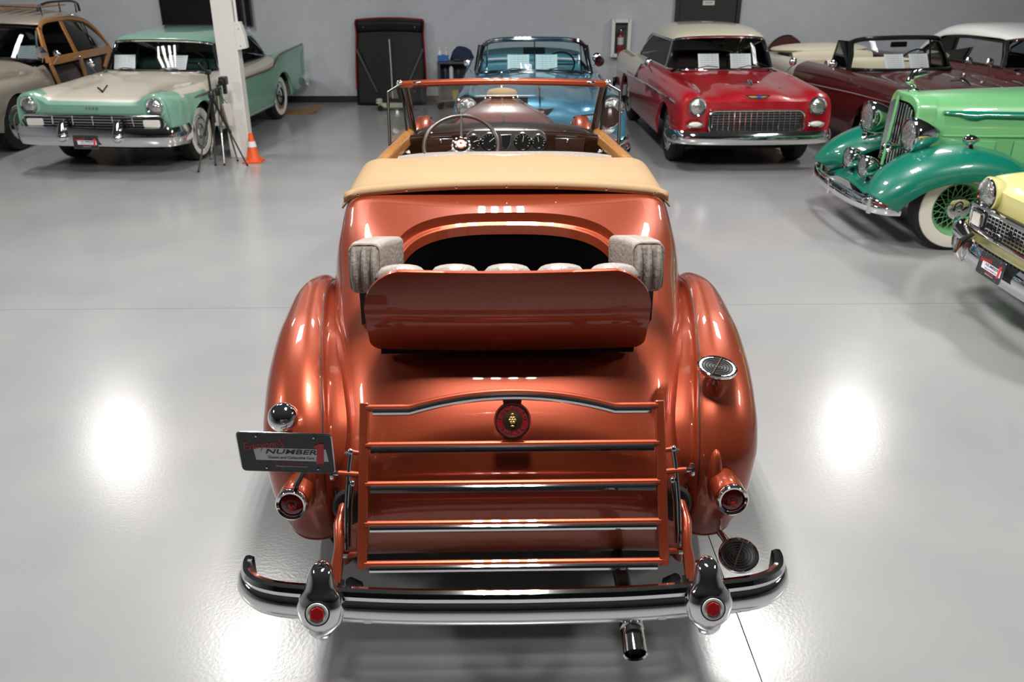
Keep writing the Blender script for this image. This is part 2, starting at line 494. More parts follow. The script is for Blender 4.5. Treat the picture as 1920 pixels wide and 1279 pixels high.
def main_body():
    m = 64
    XS = .80
    
    rows = []
    for (y, zc, w_, NEXP) in STC:
        astar = math.acos(XS ** (NEXP / 2))
        ang = [astar * k / 14 for k in range(14)] + [astar + (PI - 2 * astar) * k / 40 for k in range(41)] + [PI - astar * (13 - k) / 14 for k in range(14)]
        r = []
        for a in ang:
            c, s = math.cos(a), max(0, math.sin(a))
            r.append((w_ * math.copysign(abs(c) ** (2 / NEXP), c), y, ZB + (zc - ZB) * s ** (2 / NEXP)))
        rows.append(r)
    ia, ib = 5.6 * SUBS, 9.6 * SUBS
    ia = int(ia); ib = int(ib)
    def with_normals(name, g, nf_):
        o = P(name, g, COPPER, smooth=0)
        me = o.data
        for p in me.polygons: p.use_smooth = True
        me.normals_split_custom_set_from_vertices([nf_(v.co) for v in me.vertices])
        return o
    A = np.array(rows)
    N0 = np.cross(np.gradient(A, axis=0), np.gradient(A, axis=1))
    N0 /= np.linalg.norm(N0, axis=2, keepdims=True) + 1e-12
    if N0[50, 34, 2] < 0: N0 = -N0
    flatA = A.reshape(-1, 3); flatN = N0.reshape(-1, 3)
    lut = {tuple(np.round(a, 4)): n for a, n in zip(flatA, flatN)}
    def nsh(co):
        n = lut.get(tuple(np.round(np.array(co), 4)))
        if n is None:
            n = flatN[np.argmin(((flatA - np.array(co)) ** 2).sum(1))]
        return tuple(float(q) for q in n)
    with_normals('body_shell', G().grid(rows, lambda x, y, z, i, j: not (ia <= i < ib and 14 <= j < 54)), nsh)
    # deck around the rumble opening
    N = 160
    icx = 7.55 * SUBS
    inner, outer = [], []
    def hole(a, k=1.0, off=0):
        c, s = math.cos(a), math.sin(a)
        if s >= 0: ri, n = 1.42 * SUBS, 2.8
        else: ri, n = 1.28 * SUBS, 7
        t = (abs(c) ** n + abs(s) ** n) ** (-1 / n)
        return ((.525 + off) * t * c * k, icx + (ri + off * SUBS * 3.3) * t * s * k)
    rings = []
    nmap = {}
    for q in range(7):
        f = q / 6
        r = []
        for k in range(N):
            a = 2 * PI * k / N
            hx, hi = hole(a)
            c, s = math.cos(a), math.sin(a)
            t = 1 / max(abs(c), abs(s))
            fi = (s * t + 1) / 2
            oi = ia + (ib - ia) * fi
            ox = c * t * XS * st(oi)[2]
            i_ = hi + (oi - hi) * f
            x_ = hx + (ox - hx) * f
            p0 = Vector(bpoint(i_, x_))
            nn = (Vector(bpoint(i_, x_ + .004)) - Vector(bpoint(i_, x_ - .004))).cross(Vector(bpoint(i_ + .3, x_)) - Vector(bpoint(i_ - .3, x_))).normalized()
            if nn.z < 0: nn = -nn
            nmap[tuple(round(v, 4) for v in p0)] = nn
            r.append(tuple(p0))
        rings.append(r)
    keysA = np.array(list(nmap.keys())); valsN = list(nmap.values())
    with_normals('rear_deck', G().grid(rings, closed=True), lambda co: valsN[int(np.argmin(((keysA - np.array(co)) ** 2).sum(1)))])
    # drip channel of the opening: step down, shelf, lip, then the dark well
    rim = []
    for off, dz in ((0, 0), (-.002, -.045), (-.012, -.052), (-.020, -.050), (-.024, -.044), (-.030, -.048), (-.036, -.09)):
        r = []
        for k in range(N):
            hx, hi = hole(2 * PI * k / N, 1, off)
            p = bpoint(hi, hx)
            r.append((p[0], p[1], p[2] + dz))
        rim.append(r)
    P('drip_channel', G().grid(rim, closed=True), COPPER, smooth=40)
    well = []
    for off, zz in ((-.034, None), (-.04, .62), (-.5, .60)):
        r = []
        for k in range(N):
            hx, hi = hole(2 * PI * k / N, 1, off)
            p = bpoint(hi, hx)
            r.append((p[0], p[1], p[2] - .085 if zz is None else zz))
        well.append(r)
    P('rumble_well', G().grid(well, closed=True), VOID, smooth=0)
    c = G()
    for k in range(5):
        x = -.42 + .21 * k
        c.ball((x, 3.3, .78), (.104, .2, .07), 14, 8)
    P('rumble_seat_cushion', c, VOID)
    # floor pan and lower body
    P('floor_pan', G().box((0, 4.2, .40), (1.0, 3.0, .06)).box((0, 6.6, .55), (.5, 2.2, .3)), BLACK, smooth=0)
main_body()

def rumble_lid():
    a = R(15)
    base = Vector((-.012, 2.955, 1.052)); up = Vector((0, -math.sin(a), math.cos(a))); nrm = Vector((0, -math.cos(a), -math.sin(a)))
    Lh, hw = .352, .522
    prof = []
    n = 26
    def half(s):                 # half width at height s
        r = .15
        if s > Lh - r: return hw - r + math.sqrt(max(0, r * r - (s - (Lh - r)) ** 2))
        if s < .04: return hw - .004 - .025 * ((.04 - s) / .04) ** 2
        return hw - .004 * max(0, 1 - s / .2)
    ss = [Lh * (k / n) for k in range(n - 3)] + [Lh - .12 * .5 ** q for q in (2, 3, 4, 5, 6, 7)] + [Lh]
    ss = sorted(set(ss))
    out, inn = [], []
    for s in ss:
        h = half(s)
        ro, ri = [], []
        for k in range(41):
            u = -1 + 2 * k / 40
            x = h * u
            bulge = .042 * math.sin(PI * (.12 + .80 * s / Lh)) - .014 * u * u
            p = base + up * s + Vector((x, 0, 0))
            ro.append(p + nrm * bulge)
            ri.append(p + nrm * (bulge - .014))
        out.append(ro); inn.append(ri)
    g = G().grid(out).grid(inn, flip=True)
    g.grid([[r[0] for r in out], [r[0] for r in inn]]).grid([[r[-1] for r in out], [r[-1] for r in inn]])
    g.grid([out[-1], inn[-1]]).grid([out[0], inn[0]])
    lid = P('rumble_lid', g, COPPER, smooth=50)
    obj('lid_gap_shade', G().box(base + Vector((0, .012, .004)), (2 * hw - .08, .03, .05)), DARK, lid, smooth=0)  # dark strip standing in for the shaded gap below the lid
    # rolled tops of the backrest behind the lid
    for k in range(5):
        x = -.388 + .194 * k
        c = base + up * .188 - nrm * .075 + Vector((x, 0, 0))
        M = frame_m((0, 0, 0), (1, 0, 0), up)
        g = G()
        rows = []
        for i in range(15):
            t = -1 + 2 * i / 14
            rad = .099 * (1 - abs(t) ** 6) ** .5 if abs(t) < 1 else .0
            dep = .052 * (1 - abs(t) ** 4) ** .5 if abs(t) < 1 else 0
            rows.append([c + up * (.145 * t) + Vector((1, 0, 0)) * rad * math.cos(q * PI / 8) + nrm * dep * math.sin(q * PI / 8) for q in range(16)])
        g.grid(rows, closed=True)
        P('backrest_roll', g, LEATHER, smooth=60)
    for sgn in (-1, 1):
        # padded side wings standing beside the lid
        g = G()
        rows = []
        c0 = Vector((sgn * .548 - .012, 3.20, 1.305))
        ydir = Vector((sgn * -.10, .99, .02)).normalized()
        zdir = Vector((0, .20, .98))
        xdir = Vector((1, 0, 0))
        prof = rrect(.125, .195, .03, 5)
        for d, k in ((-.052, .72), (-.047, .9), (-.036, .985), (-.02, 1), (.05, .98), (.12, .9), (.17, .8), (.19, .6), (.195, .0)):
            rows.append([c0 + xdir * (p[0] * k + sgn * -.05 * max(0, d) / .15) + zdir * (p[1] * k - .02 * max(0, d) / .15) + ydir * d for p in prof])
        pad = P('side_pad', G().grid(rows, closed=True).add(rows[0], [tuple(range(len(prof)))]), LEATHER, smooth=50)
        obj('pad_bracket', G().box((sgn * .545 - .012, 3.235, 1.135), (.085, .10, .17)), BLACK, pad, smooth=0)
        ring = [c0 + xdir * p[0] * .93 + zdir * p[1] * .95 - ydir * .043 for p in prof]
        obj('piping', G().tube(ring, .006, 6, closed=True), LEATHER, pad)
        for q in (-.038, .0, .038):
            zz = [c0 + xdir * q + zdir * (-.085 + .17 * t / 8) - ydir * (.052 + .012 * math.sin(PI * t / 8)) for t in range(9)]
            obj('padded_roll', G().tube(zz, [.010 + .010 * math.sin(PI * (.12 + .76 * t / 8)) for t in range(9)], 10, squash=(1, .75)), LEATHER, pad)
    for sgn in (-1, 1):
        P('lid_hinge', G().tube([(sgn * .40, 3.02, 1.06), (sgn * .40, 2.99, 1.09), base + up * .12 - nrm * .02 + Vector((sgn * .40, 0, 0))], .008, 8), CHROME)
        P('lid_strut', G().tube([(sgn * .475, 3.22, 1.10), base + up * .30 - nrm * .03 + Vector((sgn * .475, 0, 0))], .007, 8), CHROME2)
rumble_lid()

def rear_fender(sg):
    path = [(2.745, .335), (2.69, .44), (2.655, .56), (2.665, .70), (2.735, .825), (2.87, .925), (3.08, .995), (3.35, 1.03), (3.65, 1.03), (3.92, .985), (4.15, .89), (4.35, .73), (4.47, .55), (4.55, .36)]
    xo = [.885, .90, .92, .94, .955, .968, .985, 1.0, 1.01, 1.01, 1.0, .97, .94, .92]
    xi = [.70, .695, .69, .69, .695, .715, .75, .79, .83, .85, .86, .86, .86, .86]
    pc = curve([(p[0], p[1], a, b) for p, a, b in zip(path, xo, xi)], 6)
    sec = curve([(-.45, .09), (-.06, .045), (.0, .016), (.10, .0), (.28, -.012), (.50, -.006), (.70, .018), (.86, .062), (.955, .125), (1.0, .20), (1.0, .29), (.985, .38)], 4)
    rows = []
    edge = []
    L = len(pc)
    for i in range(L):
        y, z, o, n_ = pc[i]
        y0, z0 = pc[max(0, i - 1)][:2]; y1, z1 = pc[min(L - 1, i + 1)][:2]
        ty, tz = y1 - y0, z1 - z0
        l = math.hypot(ty, tz); ty /= l; tz /= l
        ny, nz = tz, -ty          # inward, towards the wheel
        if i < 30: k = .55 + .45 * i / 30
        else: k = 1
        rows.append([(sg * (n_ + (o - n_) * (max(u, -.08) if i < 14 else u)), y + ny * d * k, z + nz * d * k) for u, d in sec])
        edge.append((sg * (n_ + .004), y + ny * .012, z + nz * .012))
    f = P('rear_fender', G().grid(rows), COPPER, smooth=60, solid=.005)
    obj('fender_bead', G().tube(edge[:-8], .0055, 6), MATS['bead_dark'], f)
    # lower rear edge bead
    obj('hem_bead', G().tube([(p[0], p[1], p[2]) for p in rows[0][3:]], .005, 6), COPPER, f)
    # wheel behind it
    wheel = P('wheel', tyre_g((sg * .79, 3.32, .385), .385, .19, sg), RUBBER)
    obj('whitewall', G().lathe([(.225, 0), (.24, .012), (.30, .014), (.315, .004)], (sg * .875, 3.32, .385), (sg, 0, 0), 40), WHITEW, wheel)
plain('bead_dark', (.05, .02, .016), .35)
def tyre_g(c, r, wd, sg, n=48):
    h = wd / 2
    prof = [(r * .60, -h * .8), (r * .66, -h * .95), (r * .80, -h), (r * .93, -h * .88), (r * .985, -h * .7), (r, -h * .45), (r, -h * .3), (r * .985, -h * .28), (r * .985, -h * .22), (r, -h * .2), (r, h * .2), (r * .985, h * .22), (r * .985, h * .28), (r, h * .3), (r, h * .45), (r * .985, h * .7), (r * .93, h * .88), (r * .80, h), (r * .66, h * .95), (r * .60, h * .8)]
    return G().lathe(prof, c, (sg, 0, 0), n)
for s_ in (-1, 1): rear_fender(s_)

plain('pad_grey', (.10, .10, .10), .45)
def tail_gear():
    # taillights in teardrop pods
    for sg in (-1, 1):
        c = Vector((sg * .785, 2.535, .640)); ax = Vector((sg * .05, -.92, .16)).normalized()
        back = -ax
        pod = G()
        prof = [(.052, .0), (.055, .02), (.056, .05), (.052, .10), (.042, .16), (.026, .22), (.010, .26), (.0, .27)]
        pod.lathe(prof, c, back + Vector((0, 0, .24)), 28)
        pd = P('taillight_pod', pod, COPPER, smooth=60)
        fl = G()
        rows = []
        for q in range(9):
            t = q / 8
            wd = .03 + .035 * math.sin(PI * min(1, t * 1.1))
            rows.append([c + back * (.10 + .02 * t) + Vector((wd * math.cos(k * PI / 8), 0, -.06 + .21 * t)) + Vector((0, .05 * math.sin(k * PI / 8) * -.3 + .09 * t * t, 0)) for k in range(9)])
        bz = obj('bezel', G().lathe([(.044, -.012), (.052, -.016), (.058, -.008), (.059, .006), (.055, .014)], c, back, 32), CHROME, pd)
        ln = [(.0, -.014), (.012, -.0145), (.014, -.010), (.03, -.010), (.044, -.004), (.047, .004)]
        obj('red_lens', G().lathe(ln, c, back, 28), REDL, pd, smooth=40)
        obj('lens_boss', G().lathe([(.0, -.021), (.009, -.020), (.011, -.014)], c + Vector((0, 0, -.012)), back, 16), REDE, pd)
        obj('pod_foot', G().ball(c + Vector((-sg * .035, .135, .01)), (.030, .05, .115), 16, 12), COPPER, pd)
    # chrome dome on the left fender
    d = P('chrome_dome', G().lathe([(.0, .045), (.02, .043), (.04, .033), (.052, .016), (.055, .0), (.054, -.01), (.03, -.03), (.02, -.09)], (-.822, 2.69, .905), (0, -.75, .66), 32), CHROME, smooth=50)
    # dealer plate
    pc = Vector((-.732, 2.36, .962))
    M = frame_m(pc, (1, -.05, -.015), (-.03, -.10, .99))
    plate_thing(M, CAR, True)
    P('plate_bracket', G().tube([pc + Vector((.03, .015, -.03)), pc + Vector((.03, .10, -.12)), (-.77, 2.56, .70)], .011, 8).box(pc + Vector((.0, .016, .02)), (.12, .01, .04)), BLACK)
    # step pads
    for (c, n_) in (((.772, 2.86, 1.005), (.05, -.12, .98)), ((.862, 2.61, .33), (-.10, -.35, .93))):
        c = Vector(c); n_ = Vector(n_).normalized()
        o = P('step_pad', G().lathe([(.0, -.02), (.05, -.02), (.068, -.014), (.076, -.002), (.075, .008), (.070, .011), (.066, .007), (.0, .006)], c, n_, 40), CHROME, smooth=40)
        obj('pad_face', G().lathe([(0, .0068), (.066, .0068)], c, n_, 36), MATS['pad_grey'], o)
        for r in (.012, .023, .034, .045, .056):
            obj('rubber_ring', G().lathe([(r - .0035, .006), (r - .003, .010), (r + .003, .010), (r + .0035, .006)], c, n_, 36), RUBBER, o)
        u = Vector((.45, .85, 0)); u = (u - n_ * u.dot(n_)).normalized()
        obj('divider', G().tube([c - u * .066 + n_ * .009, c + u * .066 + n_ * .009], .0035, 6), CHROME, o)
        if c.y > 2.8: obj('pad_stem', G().tube([c - n_ * .015, c + Vector((0, .01, -.05)), c + Vector((0, .02, -.11))], [.02, .013, .02], 12), CHROME, o)
        else: obj('pad_stem', G().tube([c - n_ * .015, c + Vector((-.03, .12, -.0)), c + Vector((-.12, .25, .06))], [.02, .014, .016], 12), CHROME, o)
def plate_thing(M, parent, main=False, scale=1.0, glow=None):
    key = 'dealer_black'
    if key not in MATS:
        plain('dealer_black', (.030, .032, .032), .3)
        plain('dealer_red', (.72, .03, .04), .4)
        plain('dealer_silver', (.80, .80, .86), .4)
        plain('dealer_ink', (.02, .02, .05), .4)
        plain('dealer_grey', (.45, .46, .46), .35)
    S = M @ Matrix.Diagonal((scale, scale, scale, 1))
    pts = rrect(.305, .155, .014)
    pl = obj('dealer_plate', G().prism(pts, S, .003), MATS['dealer_black'], parent, smooth=30)
    if main: pl.matrix_parent_inverse = Matrix.Translation((0, -4.6, 0))
    def T(x, y, z=.0019): return S @ Matrix.Translation((x, y, z))
    obj('plate_rim', G().tube([S @ Vector((p[0] * .997, p[1] * .995, 0)) for p in pts], .0022 * scale, 6, closed=True), CHROME2, pl)
    obj('name_panel', G().prism([(-.10, -.031), (.135, -.031), (.13, .018), (-.104, .018)], T(0, 0, .0018), .0008), MATS['dealer_silver'], pl, smooth=0)
    text('script_lettering', "Everyone's", .043, MATS['dealer_red'], pl, T(-.138, .020, .0026) @ Matrix.Rotation(R(8), 4, 'Z'), shear=.35, align='LEFT', xs=.72)
    text('number_lettering', 'NUMBER', .026, MATS['dealer_ink'], pl, T(.015, .004, .0028), shear=.25, xs=1.62, bold=.0004)
    text('tag_lettering', 'Classic and Collectible Cars', .0135, MATS['dealer_ink'], pl, T(.014, -.019, .0028), shear=.15, xs=.98)
    obj('numeral_one', G().prism([(.094, .032), (.094, .022), (.102, .022), (.094, -.040), (.118, -.040), (.126, .042), (.113, .042)], T(0, 0, .0026), .0014), MATS['dealer_red'], pl, smooth=0)
    text('town_lettering', 'ROGERS, MN', .0115, MATS['dealer_red'], pl, T(.012, -.042), shear=.2, xs=1.5)
    text('web_lettering', 'ellingsonmotorcars.com', .0085, MATS['dealer_silver'], pl, T(.012, -.054), xs=1.25)
    for x, y in ((-.088, .064), (.096, .064), (-.07, -.062), (.098, -.062)):
        obj('plate_screw', G().lathe([(0, .004), (.003, .0035), (.0042, .001), (.0042, -.001)], S @ Vector((x, y, .0015)), S.to_3x3() @ Vector((0, 0, 1)), 10), CHROME2, pl)
    return pl
tail_gear()

def luggage_rack():
    o0 = Vector((0, 2.395, .482)); d = Vector((0, .285, .47)).normalized(); nf = Vector((0, -d.z, d.y)); X = Vector((1, 0, 0))
    Lr = .548
    RM = frame_m((0, 0, 0), X, -nf).to_3x3()
    root = P('rack_post', G().box(o0 + X * -.527 + d * Lr / 2, (.034, .022, Lr + .03), RM), COPPER, smooth=30, bevel=.004)
    obj('rack_post', G().box(o0 + X * .527 + d * Lr / 2, (.034, .022, Lr + .03), RM), COPPER, root, smooth=30, bevel=.004)
    root.name = 'luggage_rack'
    for k in range(5):
        s = Lr * k / 4
        if k < 4:
            pth = [o0 + X * x + d * s for x in (-.52, 0, .52)]
        else:
            pth = []
            for q in range(41):
                x = -.52 + 1.04 * q / 40
                ax = abs(x)
                b = 0 if ax > .365 else .052 * (1 - (ax / .365) ** 2) ** 1.0
                pth.append(o0 + X * x + d * (s + b - .004))
            pth = [pth[0]] + [Vector(p) for p in pth[1:-1]] + [pth[-1]]
        b = obj('rack_bar', G().tube(pth, .0135, 10), COPPER, root)
        cp = [p + nf * .012 - d * .015 for p in (pth if k == 4 else [o0 + X * (-.5 + i * .05) + d * s for i in range(21)])]
        if k == 4: cp = [p for p in cp if abs(p.x) < .505]
        obj('chrome_strip', G().tube(cp, .0135, 10), CHROME, b)
    # badge on its bracket
    c = o0 + d * (Lr - .052) + nf * .014
    yaxis = d
    M = frame_m(c, X, yaxis)
    def T(x, y, z): return M @ Matrix.Translation((x, y, z))
    sg = 1 if (M.to_3x3() @ Vector((0, 0, 1))).dot(nf) > 0 else -1
    pl = []
    for a in range(0, 360, 6):
        pl.append((.066 * math.cos(R(a)), .066 * math.sin(R(a))))
    br = obj('badge_bracket', G().prism(pl, T(0, 0, -.006), .008)
             .prism([(-.05, .104), (-.036, .085), (-.032, .06), (-.032, .04), (.032, .04), (.032, .06), (.036, .085), (.05, .104)], T(0, 0, -.006), .0078)
             .prism([(-.05, -.085), (-.034, -.07), (-.032, -.04), (.032, -.04), (.034, -.07), (.05, -.085)], T(0, 0, -.006), .0078), COPPER, root, smooth=30)
    ax = M.to_3x3() @ Vector((0, 0, 1)) * sg
    obj('badge_ring', G().lathe([(.056, .0), (.056, .004), (.060, .005), (.062, .0)], c, ax, 40), CHROME2, root)
    obj('badge_enamel', G().lathe([(.036, .0), (.036, .002), (.056, .002)], c, ax, 40), plain('badge_red', (.20, .008, .012), .25, 0, 1), root)
    obj('badge_centre', G().lathe([(.0, .006), (.02, .0055), (.032, .003), (.036, .003), (.037, .0)], c, ax, 36), plain('bronze_disc', (.16, .10, .06), .4, 1), root)
    g = G()
    for q in range(6):
        a = 2 * PI * q / 6
        g.ball(c + ax * .006 + X * .009 * math.cos(a) + d * .009 * math.sin(a), .006, 8, 6)
    g.ball(c + ax * .007, .006, 8, 6).ball(c + ax * .004 - d * .021, (.008, .004, .004), 8, 6).ball(c + ax * .004 + d * .021, (.006, .004, .004), 8, 6)
    obj('badge_emblem', g, GOLD, root)
    lm = plain('badge_letter_metal', (.7, .66, .62), .3, 1)
    for word, a0, st_, flip in (('PACKARD', 168, -26, False), ('TWELVE', 222, 19.5, True)):
        for k, ch in enumerate(word):
            a = R(a0 + st_ * k)
            rot = a - PI / 2 if not flip else a + PI / 2
            text('badge_letter', ch, .0185, lm, root, T(.0455 * math.cos(a), .0455 * math.sin(a), .0028 * sg) @ Matrix.Rotation(rot, 4, 'Z'), ext=.0006)
    # side hardware
    for sx in (-1, 1):
        def W(x, s, n=0): return o0 + X * sx * x + d * s + nf * n
        obj('rack_peg', G().tube([W(.54, .385), W(.578, .39)], .009, 10), COPPER, root)
        obj('rack_peg', G().tube([W(.54, .31), W(.615, .315)], .011, 10), COPPER, root)
        obj('rack_peg', G().tube([W(.54, .035, -.01), W(.60, .03, -.03)], .010, 10), COPPER, root)
        obj('knob', G().lathe([(.0, .012), (.012, .011), (.024, .006), (.026, 0), (.024, -.005), (.008, -.008), (.008, -.03)], W(.635, .315), (sx, 0, 0), 20), CHROME, root)
        obj('link_rod', G().tube([W(.572, .39), W(.578, .34), W(.585, .2, .0), W(.585, .05, -.01)], .0085, 10).ball(W(.572, .39), .013, 10, 6), CHROME, root)
        obj('link_rod', G().tube([W(.565, .28), W(.572, .2, -.005), W(.575, .06, -.015)], .007, 10).ball(W(.565, .28), .012, 10, 6), CHROME, root)
        for s in (.385, .03):
            obj('bolt_nut', G().tube([W(.578, s), W(.594, s)], .008, 6), CHROME2, root)
    # bumper irons
    for sx in (-1, 1):
        X0 = lambda x, y, z: (sx * x, y, z)
        P('bumper_iron', G().tube([X0(.615, 2.62, .60), X0(.618, 2.50, .57), X0(.612, 2.44, .52), X0(.618, 2.40, .47), X0(.615, 2.36, .43)], [.02, .026, .022, .027, .02], 14, squash=(1, .8)), COPPER, smooth=60)
        P('iron_grommet', G().lathe([(.02, .0), (.05, .0), (.055, .015), (.045, .025), (.02, .025)], X0(.60, 2.60, .585), (0, -1, .2), 20, sq=(1.3, 1)), RUBBER)
        P('iron_bolt', G().tube([X0(.628, 2.40, .47), X0(.652, 2.40, .47)], .009, 6), CHROME)
        P('iron_bolt', G().tube([X0(.628, 2.36, .42), X0(.655, 2.36, .42)], .010, 6), CHROME)
        P('spring_strap', G().tube([X0(.60, 2.37, .44), X0(.605, 2.30, .36), X0(.60, 2.22, .46)], .012, 8).tube([X0(.575, 2.40, .40), X0(.57, 2.5, .30)], .02, 8), BLACK)
luggage_rack()

def bumper():
    half = curve([(0, 2.132), (.3, 2.137), (.6, 2.160), (.77, 2.185), (.84, 2.215), (.878, 2.26), (.888, 2.305), (.884, 2.335)], 7)
    plan = [(-x, y) for x, y in reversed(half[1:])] + list(half)
    prof = [(-.012, -.070), (.008, -.068), (.020, -.058), (.028, -.044), (.036, -.030), (.040, -.010), (.036, .012), (.026, .026), (.020, .029), (.022, .034), (.022, .048), (.014, .062), (.0, .066), (-.014, .062), (-.014, -.05)]
    rows = []
    L = len(plan)
    for i in range(L):
        x0, y0 = plan[max(0, i - 1)]; x1, y1 = plan[min(L - 1, i + 1)]
        tx, ty = x1 - x0, y1 - y0; l = math.hypot(tx, ty); tx /= l; ty /= l
        nx, ny = ty, -tx
        x, y = plan[i]
        e = min(i, L - 1 - i) / 3
        k = 1 if e >= 1 else .35 + .65 * math.sqrt(max(0, 1 - (1 - e) ** 2))
        rows.append([(x + nx * o * k, y + ny * o * k, .520 + z * k) for o, z in prof])
    g = G().grid(rows, closed=True)
    g.add(rows[0], [tuple(range(len(prof)))]).add(rows[-1], [tuple(range(len(prof)))])
    b = P('rear_bumper', g, CHROME, smooth=28)
    for x in (-.47, .47): obj('bumper_joint', G().box((x, 2.118, .485), (.028, .012, .022)), CHROME2, b, smooth=0, bevel=.004)
    wm = plain('guard_white', (.75, .74, .72), .3)
    for sx in (-1, 1):
        rings = curve([(.405, .004, .004, 2.125, 0), (.413, .028, .016, 2.125, .010 * sx), (.44, .036, .028, 2.118, .010 * sx), (.468, .050, .036, 2.112, .0), (.50, .070, .042, 2.11, 0), (.545, .076, .043, 2.112, 0), (.578, .066, .044, 2.122, 0), (.594, .054, .048, 2.132, 0), (.608, .047, .048, 2.145, 0), (.625, .043, .046, 2.158, 0), (.645, .036, .040, 2.17, 0), (.658, .022, .026, 2.178, 0), (.662, .002, .002, 2.18, 0)], 4)
        rows = [[(sx * .615 + cx + rx * .88 * math.cos(2 * PI * k / 32) * (1 + .12 * math.cos(2 * PI * k / 16)), y + ry * math.sin(2 * PI * k / 32), z) for k in range(32)] for z, rx, ry, y, cx in rings]
        gd = obj('bumper_guard', G().grid(rows, closed=True), CHROME, b, smooth=70)
        gd.name = 'bumper_guard'
        c = Vector((sx * .615, 2.066, .560)); ax = Vector((0, -1, .42)).normalized()
        obj('medallion_ring', G().lathe([(.036, -.012), (.036, .0), (.033, .004), (.027, .004), (.025, .001), (.0, .001)], c, ax, 32), wm, b)
        M = frame_m(c + ax * .003, (1, 0, 0), Vector((0, .42, 1)))
        obj('medallion_collar', G().lathe([(.036, -.006), (.039, -.004), (.039, .001), (.036, .002)], c, ax, 32), BLACK, b)
        obj('hexagon_medallion', G().prism([(.0235 * math.cos(R(30 + 60 * k)), .0235 * math.sin(R(30 + 60 * k))) for k in range(6)], M, .006), REDE, b, smooth=20, bevel=.0015)
    # tailpipe
    t = P('tailpipe', G().tube([(.40, 2.62, .33), (.40, 2.35, .325), (.40, 2.2, .33)], .030, 16), BLACK)
    obj('tailpipe_tip', G().lathe([(.028, .0), (.034, .0), (.036, .02), (.036, .17), (.031, .165), (.026, .10)], (.40, 2.31, .335), (0, -.97, -.22), 24, sq=(1, 1.15)), CHROME, t)
    obj('pipe_clamp', G().lathe([(.033, 0), (.041, .004), (.041, .018), (.033, .022)], (.40, 2.25, .33), (0, -1, -.1), 20).box((.40, 2.24, .40), (.02, .02, .08)), CHROME2, t)
    # running gear under the tail
    P('rear_axle', G().tube([(-.72, 3.32, .38), (.72, 3.32, .38)], .045, 12).ball((0, 3.32, .38), .14), BLACK)
    P('fuel_tank', G().box((0, 2.86, .40), (.9, .42, .16)), BLACK, smooth=30, bevel=.04)
    P('frame_rail', G().box((-.5, 4.3, .43), (.07, 3.4, .1)).box((.5, 4.3, .43), (.07, 3.4, .1)), BLACK, smooth=0)
bumper()

